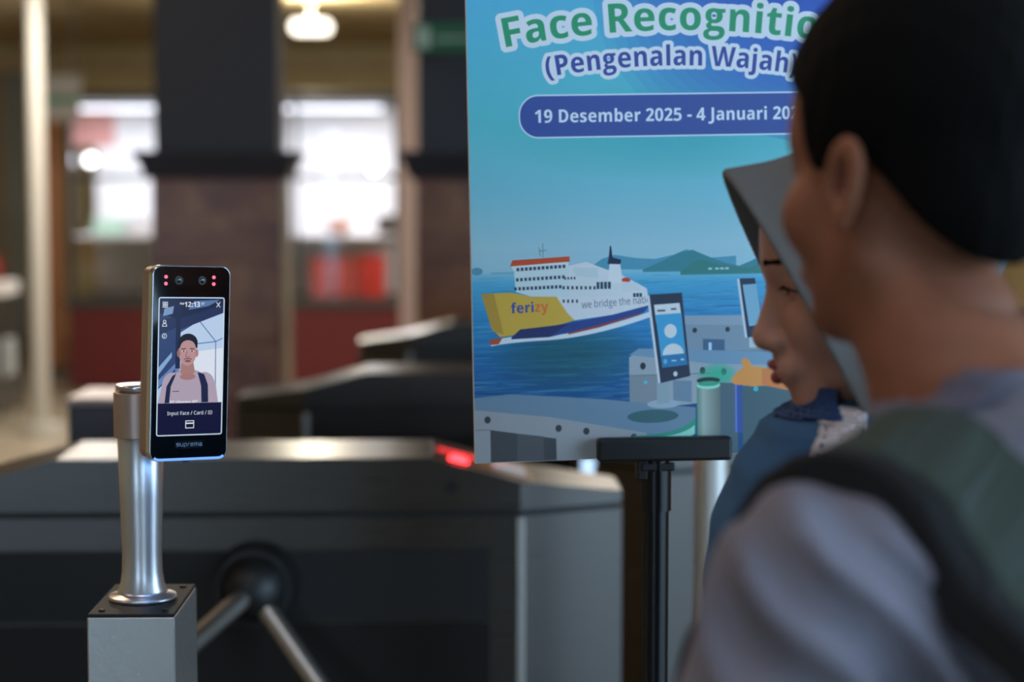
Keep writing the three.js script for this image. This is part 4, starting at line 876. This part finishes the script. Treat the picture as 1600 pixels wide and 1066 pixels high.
// ---------------------------------------------------------------- the woman in a hijab, in profile
const womanTurn = R(180 + 92);
const womanPos = at(1374, 500, 1.92); womanPos.y = 0;
{
  const k = 1;
  const prof = profile([[0.78, 0.17, 0.125, 0], [0.92, 0.16, 0.115, 0], [1.05, 0.16, 0.118, 0.005], [1.14, 0.17, 0.14, 0.015], [1.2, 0.172, 0.134, 0.014], [1.26, 0.16, 0.12, 0.008], [1.305, 0.115, 0.1, 0.002], [1.34, 0.075, 0.07, -0.02], [1.38, 0.07, 0.068, -0.02]]);
  const head = [0, 1.421, 0.007];
  const F = figure('person', 'woman in grey hijab and blue jacket standing before the poster', womanPos, womanTurn,
    { scale: 1, sh: 0.16, shy: 1.2, prof, head, hs: 1.04, drop: 0.035, nod: R(10), skin: skinWoman, headOpt: { noEar: true, neck: 0.048 }, trousers: cloth(0x1f2430), trousersLabel: 'dark trousers', shoes: std({ color: 0x1a1a1c, roughness: 0.6 }) });
  const lip = (x, y, z) => lipsField(...F.inHead(x, y, z)) * 1.04;
  mesh('lips', netMesh(lip, [-0.04, head[1] - 0.11, head[2] + 0.05], [0.04, head[1] - 0.04, head[2] + 0.14], 0.0015), phy({ color: 0x8e3b3c, roughness: 0.4 }), F.t, 'dark red lips');
  for (const sd of [-1, 1]) {
    const lashF = (x, y, z) => { const [a, b, c] = F.inHead(x, y, z), ax = sd * a; return Math.min(cap(ax, b, c, [0.02, 0.003, 0.0885], [0.033, 0.0052, 0.0905], 0.0012, 0.0016), cap(ax, b, c, [0.033, 0.0045, 0.0905], [0.046, -0.001, 0.0795], 0.0016, 0.0012), cap(ax, b, c, [0.033, 0.004, 0.09], [0.034, 0.003, 0.0975], 0.0013, 0.0006)); };
    const browF = (x, y, z) => { const [a, b, c] = F.inHead(x, y, z), ax = sd * a; return Math.max(Math.min(cap(ax, b, c, [0.014, 0.0285, 0.097], [0.034, 0.0285, 0.087], 0.005, 0.005), cap(ax, b, c, [0.034, 0.0285, 0.087], [0.052, 0.02, 0.066], 0.005, 0.003)), Math.abs(headField(a, b, c, { noEar: true, neck: 0.048 })) - 0.0018); };
    mesh('eyebrow', netMesh(browF, [sd > 0 ? 0.004 : -0.066, head[1] - 0.01, head[2] + 0.03], [sd > 0 ? 0.066 : -0.004, head[1] + 0.06, head[2] + 0.12], 0.0016), hairMat, F.t, 'dark eyebrow');
    const irisF = (x, y, z) => { const [a, b, c] = F.inHead(x, y, z), ax = sd * a; return Math.max(len(ax - 0.032, b, c - 0.0745) - 0.0129, 0.0112 - (c - 0.0745)); };
    const lo = [sd > 0 ? 0.005 : -0.06, head[1] - 0.03, head[2] + 0.04], hi = [sd > 0 ? 0.06 : -0.005, head[1] + 0.03, head[2] + 0.13];
    mesh('eyelash', netMesh(lashF, lo, hi, 0.0011), hairMat, F.t, 'dark eyelashes');
    mesh('iris', netMesh(irisF, lo, hi, 0.0012), phy({ color: 0x1a0f0a, roughness: 0.1 }), F.t);
  }
  // hood
  const arch = (a, b) => b < 0 ? Math.abs(a) - 0.084 : (Math.pow(Math.pow(Math.abs(a) / 0.084, 1.5) + Math.pow(b / 0.12, 1.5), 1 / 1.5) - 1) * 0.084;
  const outer = (a, b, c, g) => {
    let d = ell(a, b, c, [0, 0.03, -0.018], [0.094 + g, 0.098 + g, 0.116 + g]);
    d = smin(d, Math.max(arch(a, b) - g, -c - 0.01, c - 0.2, -0.12 - b), 0.03);
    d = smin(d, cap(a, b, c, [0, -0.09, 0.005], [0, -0.17, -0.02], 0.082 + g, 0.088 + g), 0.04);
    return d;
  };
  const hijabF = (x, y, z) => {
    const [a, b, c] = F.inHead(x, y, z);
    const wr = 0.0014 * Math.sin(b * 34 + c * 78) * smoothstep(-b, -0.06, 0.08);
    let d = outer(a, b, c, 0) + wr; d = smax(d, -(outer(a, b, c, -0.006) + wr), 0.002);
    const edge = 0.124 - (0.118 - b) * 0.33;
    d = smax(d, (c - edge) * 0.9, 0.004);
    // below the chin the cloth closes round the neck
    return smax(d, -0.215 - b, 0.006);
  };
  const H1g = netMesh(hijabF, [-0.14, head[1] - 0.26, head[2] - 0.18], [0.14, head[1] + 0.18, head[2] + 0.2], 0.0026);
  const hijabMat = cloth(0x6c6a68, { sheen: 0.3 });
  mesh('hijab', H1g, hijabMat, F.t, 'grey hijab with stiff peaked front');
  const throatF = (x, y, z) => { const [a, b, c] = F.inHead(x, y, z); let d = ell(a, b, c, [0, -0.155, 0.0], [0.07, 0.06, 0.062]); d += 0.002 * Math.sin(Math.atan2(a, c) * 26); return d; };
  mesh('hijab_throat', netMesh(throatF, [-0.1, head[1] - 0.25, head[2] - 0.1], [0.1, head[1] - 0.07, head[2] + 0.1], 0.004), hijabMat, F.t, 'gathered hijab cloth under the chin');
  // jacket
  const jackF0 = (x, y0, z) => {
    const y = y0 + 0.035, ax = Math.abs(x);
    let d = trunk(x, y, z, prof, 0.76, 1.33) - 0.012;
    d = smin(d, cap(ax, y, z, [0.05, 1.275, -0.015], [0.155, 1.235, -0.012], 0.055, 0.066), 0.04);
    d = smin(d, cap(ax, y, z, [0.16, 1.23, -0.012], [0.205, 1.0, -0.02], 0.066, 0.052), 0.03);
    d = smin(d, cap(ax, y, z, [0.205, 1.02, -0.02], [0.215, 0.85, 0.035], 0.05, 0.04), 0.02);
    return d;
  };
  const jackF = (x, y, z) => { const d = jackF0(x, y, z) + 0.002 * Math.sin(y * 70 + x * 40) * Math.sin(z * 60); return smax(d, -(len(x, y - 1.315, z + 0.01) - 0.078), 0.006); };
  mesh('jacket', netMesh(jackF, [-0.29, 0.74, -0.2], [0.29, 1.38, 0.22], 0.0075), cloth(0x2a557c), F.t, 'blue jacket');
  // white diagonal panel on the near side, collar
  const panelF = (x, y, z) => { const d = jackF0(x, y, z); return smax(smax(Math.abs(d - 0.0015) - 0.0028, Math.abs(z - 0.052 - (1.29 - y) * 0.5) - 0.02, 0.003), Math.max(-x + 0.02, 1.05 - y, y - 1.3), 0.003); };
  mesh('white_panel', netMesh(panelF, [0.01, 1.03, -0.08], [0.26, 1.34, 0.2], 0.0032), cloth(0xcfc8cf), F.t, 'white stitched stripe');
  const stitchMat = std({ color: 0x3c3a44, roughness: 0.9 });
  for (const s of [-1, 1]) {
    const stF = (x, y, z) => { const d = jackF0(x, y, z); return Math.max(Math.abs(d - 0.0045) - 0.0016, Math.abs(z - 0.052 - s * 0.0145 - (1.29 - y) * 0.5) - 0.0012, -x + 0.02, 1.1 - y, y - 1.285, Math.sin(y * 900) > 0.3 ? 0.002 : -1); };
    mesh('stitching', netMesh(stF, [0.01, 1.08, -0.06], [0.24, 1.33, 0.18], 0.0016), stitchMat, F.t, 'dark stitching');
  }
  const collF = (x, y, z) => smax(Math.abs(jackF0(x, y, z) - 0.004) - 0.004, smax(Math.abs(len(x, y - 1.315, z + 0.01) - 0.098) - 0.019, 0.052 - z, 0.004), 0.003);
  mesh('collar', netMesh(collF, [-0.14, 1.17, -0.15], [0.14, 1.36, 0.15], 0.0035), cloth(0x1f3a66), F.t, 'navy collar');
}

renderer.render(scene, camera);
